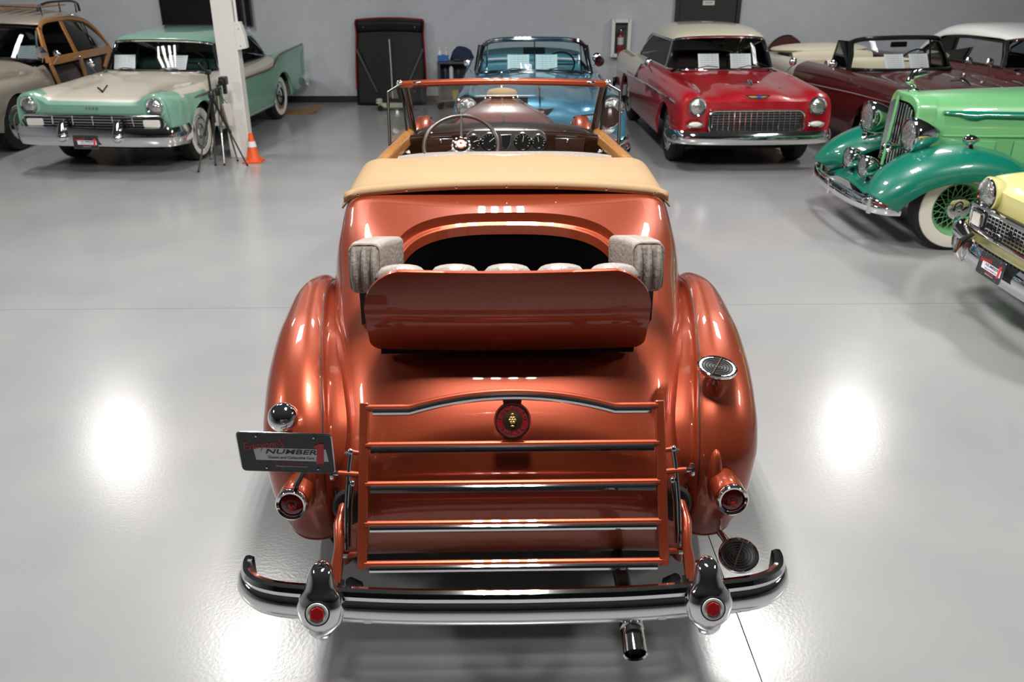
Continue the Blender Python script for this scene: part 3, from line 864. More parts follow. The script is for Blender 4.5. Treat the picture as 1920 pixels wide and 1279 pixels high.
def cockpit():
    # folded top under its tan boot
    hw = .835
    secs = [  # (y, z) along the middle from rear edge over the top to the front
        (4.205, 1.358), (4.212, 1.376), (4.26, 1.387), (4.36, 1.392), (4.55, 1.393), (4.75, 1.388), (4.90, 1.36), (4.95, 1.32)]
    us = [0, .25, .5, .7, .84, .93, .98, 1.0]
    rows = []
    for (y, z) in secs:
        r = []
        for u in us:
            drop = .055 * u ** 2.2 if z < 1.38 and y < 4.5 else .035 * u ** 3
            edge = max(0, (u - .84) / .16)
            zz = z - drop - (z - 1.29) * edge ** 2.4 * .9
            wob = .006 * math.sin(9 * u + 5 * y)
            r.append((hw * u, y + .02 * u * u + (.10 * edge ** 2 if y > 4.3 else 0.02 * edge), zz + wob * (0 if y < 4.24 else 1)))
        rows.append(r)
    g = mirror(surf(rows, 5, 5))
    bt = P('top_boot', G().grid(g), TAN, smooth=50, solid=.008)
    fl = []
    for dz, dy in ((-.004, -.010), (.022, -.012), (.040, .006)):
        fl.append([(hw * 1.003 * u, 4.205 + .02 * u * u + dy - .004, 1.358 - .055 * abs(u) ** 2.2 + dz - .03 * max(0, (abs(u) - .84) / .16) ** 2) for u in [.975 * (k / 24 - 1) for k in range(49)]])
    P('boot_flap', G().grid(fl), TAN, smooth=50, solid=.007)
    for x in (-.745, -.5, -.25, 0, .25, .5, .745):
        u = x / hw
        P('snap_fastener', G().lathe([(0, .006), (.004, .0055), (.007, .002), (.008, 0)], (x, 4.19 + .02 * u * u, 1.366 - .055 * abs(u) ** 2.2), (0, -1, .5), 12), CHROME)
    seam = [(hw * u, 4.212 + .02 * u * u, 1.392 - .055 * abs(u) ** 2.2) for u in [k / 20 * .9 - .9 for k in range(41)]]
    P('boot_seam', G().tube(seam, .0035, 6), TAN)
    # doors, sills, wood caps
    for sx in (-1, 1):
        side = []
        for y, x, zt in ((4.3, .80, 1.28), (4.55, .775, 1.30), (4.7, .76, 1.32), (5.1, .72, 1.335), (5.4, .68, 1.345), (5.62, .645, 1.36), (5.75, .63, 1.375)):
            side.append([(sx * (x + dx), y, z) for dx, z in ((-.005, zt), (.012, zt - .02), (.02, zt - .2), (.015, zt - .5), (-.02, .45))])
        P('door', G().grid(surf(side, 6, 4)), COPPER, smooth=60, solid=.01)
        cap = []
        for y, x, zt in ((4.6, .76, 1.335), (4.9, .735, 1.345), (5.2, .70, 1.352), (5.45, .665, 1.362), (5.60, .64, 1.375)):
            cap.append([(sx * (x - .065), y, zt - .05), (sx * (x - .058), y, zt + .005), (sx * (x - .035), y, zt + .016), (sx * (x), y, zt + .008), (sx * (x + .012), y, zt - .02)])
        P('wood_door_cap', G().grid(surf(cap, 5, 4)), HONEY, smooth=60)
        inn = [[(sx * (x - .065), y, zt - .05), (sx * (x - .08), y, .6)] for y, x, zt in ((4.6, .76, 1.335), (4.9, .735, 1.345), (5.2, .70, 1.352), (5.45, .665, 1.362), (5.60, .64, 1.375))]
        P('door_trim', G().grid(inn), MAHOG)
        P('door_handle', G().ball((sx * .60, 5.33, 1.29), (.022, .02, .02), 10, 8).tube([(sx * .60, 5.33, 1.29), (sx * .62, 5.33, 1.27)], .012, 8).tube([(sx * .60, 5.33, 1.285), (sx * .595, 5.25, 1.275)], .008, 8), CHROME)
    # seat
    seat = G()
    rows = []
    for t in range(13):
        a = t / 12
        rows.append([(x, 4.95 + .12 * math.cos(PI * a) * -.5 + .02 * (x / .62) ** 2, 1.17 + .21 * math.sin(PI * a) ** .7 - .03 * abs(x / .62) ** 4) for x in [-.62 + 1.24 * k / 30 for k in range(31)]])
    P('front_seat_back', G().grid(rows), LEATHER, smooth=60)
    P('seat_cushion', G().ball((0, 5.2, .93), (.6, .3, .12), 24, 10), LEATHER)
    # cowl, dash
    cw = []
    for y, w_, z in ((5.44, .60, 1.40), (5.52, .61, 1.416), (5.62, .61, 1.42), (5.72, .60, 1.415)):
        cw.append([(x * w_, y + .05 * x * x * (1 if y < 5.5 else .4), z - .045 * x ** 2 - .03 * max(0, abs(x) - .8) * 5 * abs(x)) for x in (0, .2, .4, .6, .8, 1.0)])
    P('dash_top', G().grid(mirror(surf(cw, 4, 4))), MAHOG, smooth=60)
    df = []
    for z, y in ((1.405, 5.435), (1.395, 5.42), (1.36, 5.425), (1.25, 5.45), (1.05, 5.52)):
        df.append([(x * .60, y + .05 * x * x, z - .045 * x * x) for x in (0, .2, .4, .6, .8, 1.0)])
    P('dashboard', G().grid(mirror(surf(df, 4, 4))), MAHOG, smooth=60)
    P('cowl_trim', G().tube([(x * .6, 5.445 + .05 * x * x, 1.408 - .045 * x * x) for x in [k / 10 - 1 for k in range(21)]], .006, 8), CHROME2)
    for x in (-.38, -.22, .12, .32):
        P('dash_stud', G().ball((x * 1.2, 5.455 + .05 * (x / .6) ** 2, 1.412 - .045 * (x / .5) ** 2), .008, 10, 6), CHROME)
    # instrument cluster
    c0 = Vector((.012, 5.418, 1.345)); nd = Vector((0, -1, -.12)).normalized(); ux = Vector((1, 0, 0)); uz = Vector((0, -.12, 1)).normalized()
    M = frame_m(c0, ux, uz)
    cl = P('instrument_cluster', G().prism(rrect(.515, .15, .07, 8), M, .012), plain('cluster_metal', (.42, .42, .43), .3, 1), smooth=30, bevel=.003)
    face = plain('gauge_face', (.012, .013, .014), .3)
    for x, r in ((-.205, .045), (-.105, .055), (.105, .055), (.205, .045)):
        obj('gauge_ring', G().lathe([(r - .006, .004), (r - .003, .014), (r + .002, .014), (r + .006, .004)], c0 + ux * x, nd, 28), CHROME, cl)
        obj('gauge_face', G().lathe([(0, .008), (r - .004, .008)], c0 + ux * x, nd, 28), face, cl)
        g = G()
        for k in range(10):
            a = R(-40 + 26 * k); q = c0 + ux * x + nd * .0095 + (ux * math.cos(a) + uz * math.sin(a)) * r * .72
            g.tube([q, q + (ux * math.cos(a) + uz * math.sin(a)) * r * .14], .0012, 4)
        obj('gauge_ticks', g, WHITEW, cl)
        a = R(60 + 200 * x)
        obj('needle', G().tube([c0 + ux * x + nd * .011, c0 + ux * x + nd * .011 + (ux * math.cos(a) + uz * math.sin(a)) * r * .7], .0015, 4), WHITEW, cl)
    obj('centre_dial', G().prism([(-.032, .045), (.032, .045), (.025, -.02), (0, -.055), (-.025, -.02)], frame_m(c0 + nd * .008, ux, uz), .006), face, cl, smooth=0)
    obj('centre_dial_rim', G().tube([c0 + nd * .010 + ux * a + uz * b for a, b in ((-.032, .045), (.032, .045), (.025, -.02), (0, -.055), (-.025, -.02))], .003, 6, closed=True), CHROME, cl)
    for sx in (-1, 1):
        P('glovebox_trim', G().tube([(sx * .33 , 5.432, 1.376), (sx * .40, 5.44, 1.372), (sx * .51, 5.455, 1.362)], .0045, 6), CHROME)
        P('glovebox_knob', G().ball((sx * .40, 5.43, 1.345), (.010, .012, .016), 10, 6), CHROME)
        P('glovebox_door', G().box((sx * .415, 5.436, 1.315), (.19, .012, .095)), MAHOG, smooth=20, bevel=.006)
    # steering wheel
    hub = Vector((-.255, 5.0, 1.398)); ax = Vector((0, -math.cos(R(46)), math.sin(R(46))))
    e2 = Vector((0, math.sin(R(46)), math.cos(R(46)))); e1 = Vector((1, 0, 0))
    sw = P('steering_wheel', G().tube([hub + (e1 * math.cos(2 * PI * k / 64) + e2 * math.sin(2 * PI * k / 64)) * .216 for k in range(64)], .0115, 10, closed=True), plain('wheel_rim_brown', (.045, .028, .020), .3, coat=.5), smooth=60)
    for a in (90, 210, 330):
        dv = e1 * math.cos(R(a)) + e2 * math.sin(R(a))
        obj('spoke', G().tube([hub - ax * .012, hub + dv * .11 - ax * .008, hub + dv * .214], [.017, .014, .011], 10, squash=(1, .6)), plain('spoke_metal', (.30, .30, .31), .3, 1) if 'spoke_metal' not in MATS else MATS['spoke_metal'], sw)
    obj('hub', G().lathe([(0, .030), (.028, .029), (.034, .022), (.048, .018), (.055, .004), (.05, -.012), (.03, -.03), (.025, -.2)], hub, ax, 32), CHROME, sw)
    g = G()
    for k in range(12):
        a = 2 * PI * k / 12
        g.ball(hub + (e1 * math.cos(a) + e2 * math.sin(a)) * .050 + ax * .010, .011, 8, 6)
    obj('hub_beads', g, CHROME, sw)
    obj('horn_button', G().lathe([(0, .034), (.022, .033), (.027, .029)], hub, ax, 24), plain('cream_button', srgb(230, 205, 170), .35), sw)
    obj('horn_button_ring', G().lathe([(.0265, .028), (.029, .033), (.032, .028)], hub, ax, 24), plain('horn_ring_red', (.35, .03, .03), .3), sw)
    obj('horn_emblem', G().ball(hub + ax * .034, (.009, .004, .006), 8, 6), REDE, sw)
    P('steering_column', G().tube([hub - ax * .03, hub - ax * .5], .022, 12), CHROME2)
cockpit()

def windshield():
    bl, br_ = Vector((-.60, 5.60, 1.375)), Vector((.60, 5.60, 1.375))
    tl, tr = Vector((-.63, 5.40, 1.695)), Vector((.63, 5.40, 1.695))
    def top(u): return Vector((.635 * u, 5.40 + .045 * u * u - .02, 1.713 - .022 * u * u))
    hd = G().tube([top(-1 + k / 12) for k in range(25)], .021, 10, squash=(1, .8))
    fr = P('windshield_frame', hd, COPPER, smooth=60)
    for sx in (-1, 1):
        obj('windshield_post', G().tube([(sx * .585, 5.62, 1.37), (sx * .598, 5.53, 1.53), (sx * .612, 5.43, 1.69)], .021, 10, squash=(.9, 1)), MAHOG, fr)
        obj('post_trim', G().tube([(sx * .602, 5.62, 1.37), (sx * .616, 5.53, 1.53), (sx * .632, 5.43, 1.69)], .008, 8), BLACK, fr)
        obj('frame_corner', G().ball((sx * .638, 5.42, 1.70), (.022, .025, .018), 12, 8), CHROME, fr)
        obj('header_latch', G().box((sx * .53, 5.385, 1.705), (.05, .012, .016)).ball((sx * .53, 5.378, 1.706), .009, 8, 6), CHROME2, fr, smooth=30, bevel=.003)
    gl = [[Vector((x * .595, 5.61 + .012 * x * x, 1.395 - .03 * x * x)) for x in [k / 8 - 1 for k in range(17)]], [Vector((x * .612, 5.415 + .03 * x * x, 1.695 - .02 * x * x)) for x in [k / 8 - 1 for k in range(17)]]]
    obj('windshield_glass', G().grid(gl), GLASS, fr, smooth=60)
    obj('lower_rail', G().tube([(x * .59, 5.61, 1.402 - .03 * x * x) for x in [k / 8 - 1 for k in range(17)]], .010, 8), CHROME2, fr)
    for sx in (-1, 1):
        q = [Vector((sx * .632, 5.43, 1.69)), Vector((sx * .69, 5.22, 1.672)), Vector((sx * .70, 5.26, 1.355)), Vector((sx * .625, 5.58, 1.375))]
        wg = P('wind_wing', G().tube(q, .0095, 8, closed=True), BLACK, smooth=40)
        obj('wing_trim', G().tube([p + Vector((0, -.006, .007)) for p in q[:3]], .004, 6), MATS['wing_grey'], wg)
        obj('wing_glass', G().add(q, [(0, 1, 2, 3)]), GLASS, wg, smooth=0)
plain('wing_grey', (.20, .20, .20), .3, .6)
windshield()

def front_end():
    # hood, radiator, front fenders, side-mounted spares
    rows = []
    for y, w_, zc, zs in ((5.70, .63, 1.408, .70), (6.0, .60, 1.40, .70), (6.5, .52, 1.385, .68), (7.0, .40, 1.36, .66), (7.3, .31, 1.345, .64), (7.38, .28, 1.335, .62)):
        r = []
        for k in range(13):
            a = PI / 2 * k / 12
            r.append((w_ * math.sin(a) ** (2 / 3.0), y, zs + (zc - zs) * max(0, math.cos(a)) ** (2 / 3.0)))
        rows.append(r)
    hp = paint('hood_brown_paint', (.16, .040, .024), metal=.3)
    hd = P('hood', G().grid(mirror(surf(rows, 4, 2))), COPPER, smooth=60)
    obj('hood_hinge', G().tube([(0, 5.70, 1.412), (0, 6.0, 1.405), (0, 6.5, 1.39), (0, 7.0, 1.365), (0, 7.36, 1.34)], .008, 8), CHROME2, hd)
    for sx in (-1, 1):
        obj('hood_crease', G().tube([(sx * .23, 5.75, 1.375), (sx * .20, 6.2, 1.365), (sx * .12, 7.3, 1.325)], .0035, 6), MATS['bead_dark'], hd)
        obj('hood_side_strip', G().tube([(sx * .53, 5.75, 1.19), (sx * .49, 6.1, 1.20), (sx * .31, 7.0, 1.19), (sx * .25, 7.3, 1.18)], .008, 8), CHROME2, hd)
    rad = []
    for y, k in ((7.36, 1.0), (7.40, 1.06), (7.46, 1.06), (7.50, .98)):
        rad.append([(.25 * k * math.sin(PI / 2 * q / 12) ** (2 / 2.6), y, .55 + .79 * k * max(0, math.cos(PI / 2 * q / 12)) ** (2 / 2.6)) for q in range(13)])
    rd = P('radiator_shell', G().grid(mirror(surf(rad, 3, 2))), CHROME, smooth=60)
    obj('radiator_core', G().box((0, 7.45, .95), (.44, .06, .72)), BLACK, rd, smooth=0)
    obj('radiator_cap', G().lathe([(.03, 0), (.035, .02), (.025, .03), (.012, .05), (.010, .16), (.0, .165)], (0, 7.42, 1.36), (0, 0, 1), 16), CHROME, rd)
    cv = [(.0, .045), (.05, .043), (.085, .032), (.10, .012), (.098, -.008), (.07, -.018), (.0, -.02)]
    cap = G().lathe(cv, (0, 0, 0), (0, 0, 1), 28)
    cp = tag(obj('cap_cover', cap, TAN, smooth=60), 'puffy tan cloth cover sitting on the nose of the copper car hood', 'cover')
    cp.location = (0, 7.2, 1.377)
    cp.scale = (1.25, 1, 1)
    for sx in (-1, 1):
        f = []
        for y, z in ((5.75, .36), (6.05, .50), (6.3, .74), (6.6, .90), (6.95, .97), (7.3, .95), (7.65, .84), (7.9, .66), (8.02, .46)):
            f.append([(sx * x, y + dy, z + dz) for x, dz, dy in ((.42, -.05, 0), (.55, -.02, 0), (.66, .0, 0), (.78, -.01, 0), (.87, -.06, 0), (.90, -.14, 0), (.90, -.22, 0))])
        P('front_fender', G().grid(surf(f, 4, 3)), COPPER, smooth=60)
        wh = P('wheel', tyre_g((sx * .72, 7.02, .385), .385, .19, sx), RUBBER)
        obj('hubcap', G().lathe([(0, .06), (.05, .055), (.11, .03), (.19, .02), (.215, 0)], (sx * .80, 7.02, .385), (sx, 0, 0), 28), CHROME, wh)
        P('running_board', G().box((sx * .80, 5.15, .36), (.24, 1.5, .04)), BLACK, smooth=20, bevel=.01)
        sp = P('side_spare_cover', G().lathe([(0, .085), (.20, .085), (.30, .075), (.335, .04), (.345, 0), (.335, -.04), (.30, -.075), (0, -.085)], (sx * .60, 6.62, .95), (sx, 0, 0), 36), COPPER, smooth=50)
        obj('spare_band', G().lathe([(.338, .05), (.349, .03), (.349, -.03), (.338, -.05)], (sx * .60, 6.62, .95), (sx, 0, 0), 36), COPPER, sp)
        hl = P('headlamp', G().lathe([(.0, .20), (.06, .16), (.10, .08), (.115, .0), (.11, -.01)], (sx * .50, 7.45, .98), (0, -1, 0), 24), CHROME, smooth=60)
        obj('lens', G().lathe([(0, -.03), (.06, -.025), (.108, -.005)], (sx * .50, 7.45, .98), (0, -1, 0), 24), HEADGL, hl)
        if sx < 0: continue
        mr = P('side_mirror', G().lathe([(0, .02), (.05, .018), (.075, .008), (.078, 0), (.072, -.006)], (sx * .78, 6.35, 1.33), (0, 1, 0), 28), CHROME, smooth=50)
        obj('mirror_glass', G().lathe([(0, -.004), (.072, -.004)], (sx * .78, 6.35, 1.33), (0, 1, 0), 28), plain('mirror_face', (.10, .05, .045), .12, .6) if 'mirror_face' not in MATS else MATS['mirror_face'], mr)
        obj('mirror_arm', G().tube([(sx * .78, 6.36, 1.33), (sx * .72, 6.5, 1.33), (sx * .60, 6.6, 1.30)], .007, 8), CHROME, mr)
    P('front_bumper', G().tube(curve([(-.86, 8.1, .5), (-.6, 8.28, .5), (0, 8.34, .5), (.6, 8.28, .5), (.86, 8.1, .5)], 6), .05, 10, squash=(1, .4)), CHROME, smooth=60)
front_end()

# ------------------------------------------------------------------ shared pieces of the cars along the walls (front at local y = 0, facing -y)
def mat_of(root):
    return Matrix.Translation(root.location) @ Matrix.Rotation(root.rotation_euler.z, 4, 'Z')
def S(y, *pts): return [(x, y, z) for x, z in pts]
def shell(root, rows, arches, parts, su=10, sv=4):
    g = surf(rows, su, sv)
    out = []
    for r in g:
        q = []
        for (x, y, z) in r:
            for yc, zc, rr in arches:
                if abs(y - yc) < rr and x > .45:
                    z = max(z, zc + math.sqrt(rr * rr - (y - yc) ** 2))
            q.append((x, y, z))
        out.append(q)
    full = mirror(out)
    gs = {}
    names = []
    for name, mat, pred in parts:
        names.append(name)
    done = set()
    for k, (name, mat, pred) in enumerate(parts):
        def pr(x, y, z, i, j, k=k):
            if any(p[2](x, y, z) for p in parts[:k]): return False
            return pred(x, y, z)
        if mat is None: continue
        gg = G().grid(full, pr)
        if not gg.f: continue
        if min(abs(v[0]) for v in gg.v) > .25:      # two flanks: one object each
            for sx in (-1, 1):
                obj(name, G().grid(full, lambda x, y, z, i, j: x * sx > 0 and pr(x, y, z, i, j)), mat, root, smooth=50)
        else: obj(name, gg, mat, root, smooth=50)
    return gs
def fascia(root, row, zb, mat, back=.05, sv=4, inset=.04, n=6):
    top = curve(row, sv)
    rows = []
    for q in range(n + 1):
        s = q / n
        rows.append([(x * (1 - inset * s), y + back * s, z * (1 - s) + zb * s if z > zb else z) for x, y, z in top])
    return obj('front_panel', G().grid(mirror(rows)), mat, root, smooth=50)
HUB = {}
def wheel50(root, x, y, r, sg, white=True, style='disc'):
    key = (r, sg, white, style)
    if key not in HUB:
        t = mesh_of('wheel', tyre_g((0, 0, 0), r, .19, sg, 36), RUBBER)
        w_ = mesh_of('whitewall', G().lathe([(r * .62, .088), (r * .64, .097), (r * .80, .102), (r * .83, .095)], (0, 0, 0), (sg, 0, 0), 36), WHITEW) if white else None
        h = mesh_of('hubcap', G().lathe([(0, .105), (r * .1, .104), (r * .2, .10), (r * .24, .09), (r * .30, .088), (r * .42, .098), (r * .5, .098), (r * .58, .085), (r * .64, .092), (r * .655, .08)], (0, 0, 0), (sg, 0, 0), 36), CHROME)
        HUB[key] = (t, w_, h)
    t, w_, h = HUB[key]
    o = put('wheel', t, root); o.location = (x, y, r)
    if w_: put('whitewall', w_, o)
    put('hubcap', h, o)
    return o
def wheels(root, tx, ya, yb, r=.345, white=True):
    for sg in (-1, 1):
        for y in (ya, yb): wheel50(root, sg * tx, y, r, sg, white)
def underbody(root, L, w_=.62):
    obj('underbody', G().box((0, L / 2, .42), (2 * w_, L - .5, .34)), DARK, root, smooth=0)
def headlamp(root, x, y, z, r, ring=CHROME, tilt=.0, hood=.03):
    b = obj('headlamp_bezel', G().lathe([(r * .98, .05), (r * 1.16, .03), (r * 1.2, .0), (r * 1.1, -.02), (r * .97, -.012), (r * .95, .0)], (x, y, z), (0, 1, tilt), 28), ring, root)
    obj('headlamp_lens', G().lathe([(0, -.035), (r * .4, -.03), (r * .75, -.018), (r * .97, .0)], (x, y, z), (0, 1, tilt), 28), HEADGL, b)
    return b
def bumper_g(plan, prof, z0):
    rows = []
    L = len(plan)
    for i in range(L):
        x0, y0 = plan[max(0, i - 1)]; x1, y1 = plan[min(L - 1, i + 1)]
        tx, ty = x1 - x0, y1 - y0; l = math.hypot(tx, ty) or 1; tx /= l; ty /= l
        rows.append([(plan[i][0] + ty * o, plan[i][1] - tx * o, z0 + z) for o, z in prof])
    return G().grid(rows, closed=True).add(rows[0], [tuple(range(len(prof)))]).add(rows[-1], [tuple(range(len(prof)))])
def bumper50(root, half, z0, h=.09, name='front_bumper', mat=None):
    hc = curve(half, 5)
    plan = [(-x, y) for x, y in reversed(hc[1:])] + list(hc)
    prof = [(-.02, -h), (.012, -h), (.035, -h * .55), (.04, 0), (.03, h * .5), (.012, h), (-.02, h)]
    return obj(name, bumper_g(plan, prof, z0), mat or CHROME, root, smooth=40)
def wscreen(root, base, top, glass=None, trim=CHROME, r=.018, sub=5):
    b, t = curve(base, sub), curve(top, sub)
    mid = [tuple((p[k] + q[k]) / 2 + (-.03 if k == 1 else 0) for k in range(3)) for p, q in zip(b, t)]
    g = mirror([b, mid, t])
    gl = obj('windshield', G().grid(g), glass or TGLASS, root, smooth=60)
    obj('windshield_trim', G().tube(g[0] , r * .8, 8), trim, gl)
    obj('windshield_trim', G().tube(g[2], r, 8), trim, gl)
    for sx in (-1, 1):
        obj('windshield_pillar', G().tube([(sx * abs(q[-1][0]), q[-1][1], q[-1][2]) for q in (b, mid, t)], r * 1.3, 8), trim, gl)
    return gl
def roof50(root, rows, mat, glass=None, rear=None, side=None, su=6, sv=4, name='roof'):
    g = mirror(surf(rows, su, sv))
    if rear:
        rf = obj(name, G().grid(g, lambda x, y, z, i, j: not rear(x, y, z)), mat, root, smooth=60, solid=.012)
        obj('rear_window', G().grid(g, lambda x, y, z, i, j: rear(x, y, z)), glass or TGLASS, root, smooth=60)
    else:
        rf = obj(name, G().grid(g), mat, root, smooth=60, solid=.012)
    return rf
def sidewin(root, pts, glass=None, trim=CHROME, r=.012, name='side_window'):
    """pts for +x side; mirrored"""
    for sx in (-1, 1):
        q = [(sx * x, y, z) for x, y, z in pts]
        w_ = obj(name, G().add(q, [tuple(range(len(q)))]), glass or TGLASS2, root, smooth=0)
        obj('window_trim', G().tube(q, r, 6, closed=True), trim, w_)
def mirror_round(root, x, y, z, lean=.05, r=.055):
    m = obj('door_mirror', G().lathe([(0, -.035), (r * .5, -.03), (r * .9, -.012), (r, .004), (r * .95, .008), (0, .006)], (x, y, z), (0, 1, 0), 20), CHROME, root)
    obj('mirror_stem', G().tube([(x, y, z - r * .8), (x - lean, y + .02, z - .13)], .008, 8), CHROME, m)
def interior(root, y0, y1, z, w_=.68, mat=None, seat=None, dash=None):
    seat = seat or DARK
    t = obj('interior_tub', G().box((0, (y0 + y1) / 2, z - .32), (2 * w_, y1 - y0, .5)), mat or DARK, root, smooth=0)
    obj('dash_top', G().box((0, y0 + .12, z - .03), (2 * w_, .32, .05)), dash or DARK, root, smooth=20, bevel=.02)
    for yy in (y0 + .95, y1 - .25):
        rows = []
        for q in range(9):
            a = PI * q / 8
            rows.append([(x, yy - .07 * math.cos(a), z - .10 + .17 * math.sin(a) ** .6 - .04 * abs(x / w_) ** 4) for x in [-.95 * w_ + 1.9 * w_ * k / 16 for k in range(17)]])
        obj('seat_back', G().grid(rows), seat, root, smooth=60)
    o = Vector((.36, y0 + .48, z + .06)); ax = Vector((0, .85, .5)).normalized(); e2 = Vector((0, -.5, .85)).normalized(); e1 = Vector((1, 0, 0))
    sw = obj('steering_wheel', G().tube([o + (e1 * math.cos(2 * PI * k / 28) + e2 * math.sin(2 * PI * k / 28)) * .19 for k in range(28)], .011, 6, closed=True), DARK, root)
    obj('steering_spoke', G().tube([o - e1 * .19, o, o + e1 * .19], .01, 6), CHROME, sw)
SHEETN = [0]
def sheet(root, x, y, z, label, w_=.28, h=.205, tilt=35, yaw=0):
    M = mat_of(root) @ Matrix.Translation((x, y, z))
    me = mesh_of('price_sheet', G().box((0, 0, h / 2), (w_, .0016, h)), PAPER, 0)
    o = tag(put('price_sheet', me), label, 'sheet', 'price sheets in the windshields')
    o.matrix_world = M @ Matrix.Rotation(R(yaw), 4, 'Z') @ Matrix.Rotation(R(-tilt), 4, 'X')
    return o
def wiper(root, x, y, z, dx=.3):
    obj('wiper', G().tube([(x, y, z), (x + dx * .5, y + .01, z + .035), (x + dx, y + .02, z + .02)], .007, 6), CHROME2, root)
def star_arches(*a): return [(y, z, r) for y, z, r in a]

# ------------------------------------------------------------------ red and ivory hardtop
def red_hardtop():
    t = thing('hardtop_coupe', 'bright red hardtop coupe with ivory roof and chrome mesh grille', 'car', (3.02, 10.2, 0), R(1.5))
    rows = bel_rows()
    ar = [(.80, .33, .40), (3.72, .33, .40)]
    op = lambda x, y, z: 1.5 < y < 3.75 and abs(x) < .70 and z > .98
    red_rest(t, rows, ar, op)
def bel_rows():
    return [S(0.02, (0, .845), (.25, .843), (.46, .84), (.60, .845), (.73, .885), (.83, .865), (.885, .78), (.895, .6), (.87, .45)),
            S(.10, (0, .905), (.25, .90), (.46, .875), (.60, .88), (.73, .93), (.84, .91), (.905, .80), (.915, .58), (.89, .36)),
            S(.30, (0, .955), (.25, .95), (.46, .91), (.60, .915), (.73, .96), (.85, .93), (.92, .80), (.93, .58), (.90, .30)),
            S(.8, (0, 1.0), (.25, .995), (.46, .955), (.6, .95), (.74, .98), (.86, .945), (.925, .82), (.935, .56), (.90, .27)),
            S(1.35, (0, 1.035), (.25, 1.03), (.46, 1.005), (.6, .995), (.74, .995), (.87, .96), (.93, .84), (.94, .56), (.90, .26)),
            S(2.1, (0, 1.035), (.25, 1.035), (.46, 1.03), (.62, 1.025), (.78, 1.0), (.89, .95), (.935, .84), (.945, .56), (.90, .26)),
            S(3.2, (0, 1.035), (.25, 1.035), (.46, 1.03), (.62, 1.02), (.78, .99), (.89, .94), (.935, .84), (.945, .56), (.90, .26)),
            S(3.9, (0, 1.03), (.25, 1.03), (.46, 1.02), (.62, 1.01), (.78, .99), (.88, .945), (.93, .84), (.94, .56), (.90, .28)),
            S(4.7, (0, .95), (.25, .95), (.46, .94), (.62, .945), (.78, .975), (.87, .93), (.905, .82), (.91, .56), (.87, .36)),
            S(4.95, (0, .72), (.25, .72), (.46, .72), (.62, .75), (.78, .88), (.85, .88), (.88, .78), (.88, .56), (.84, .40))]
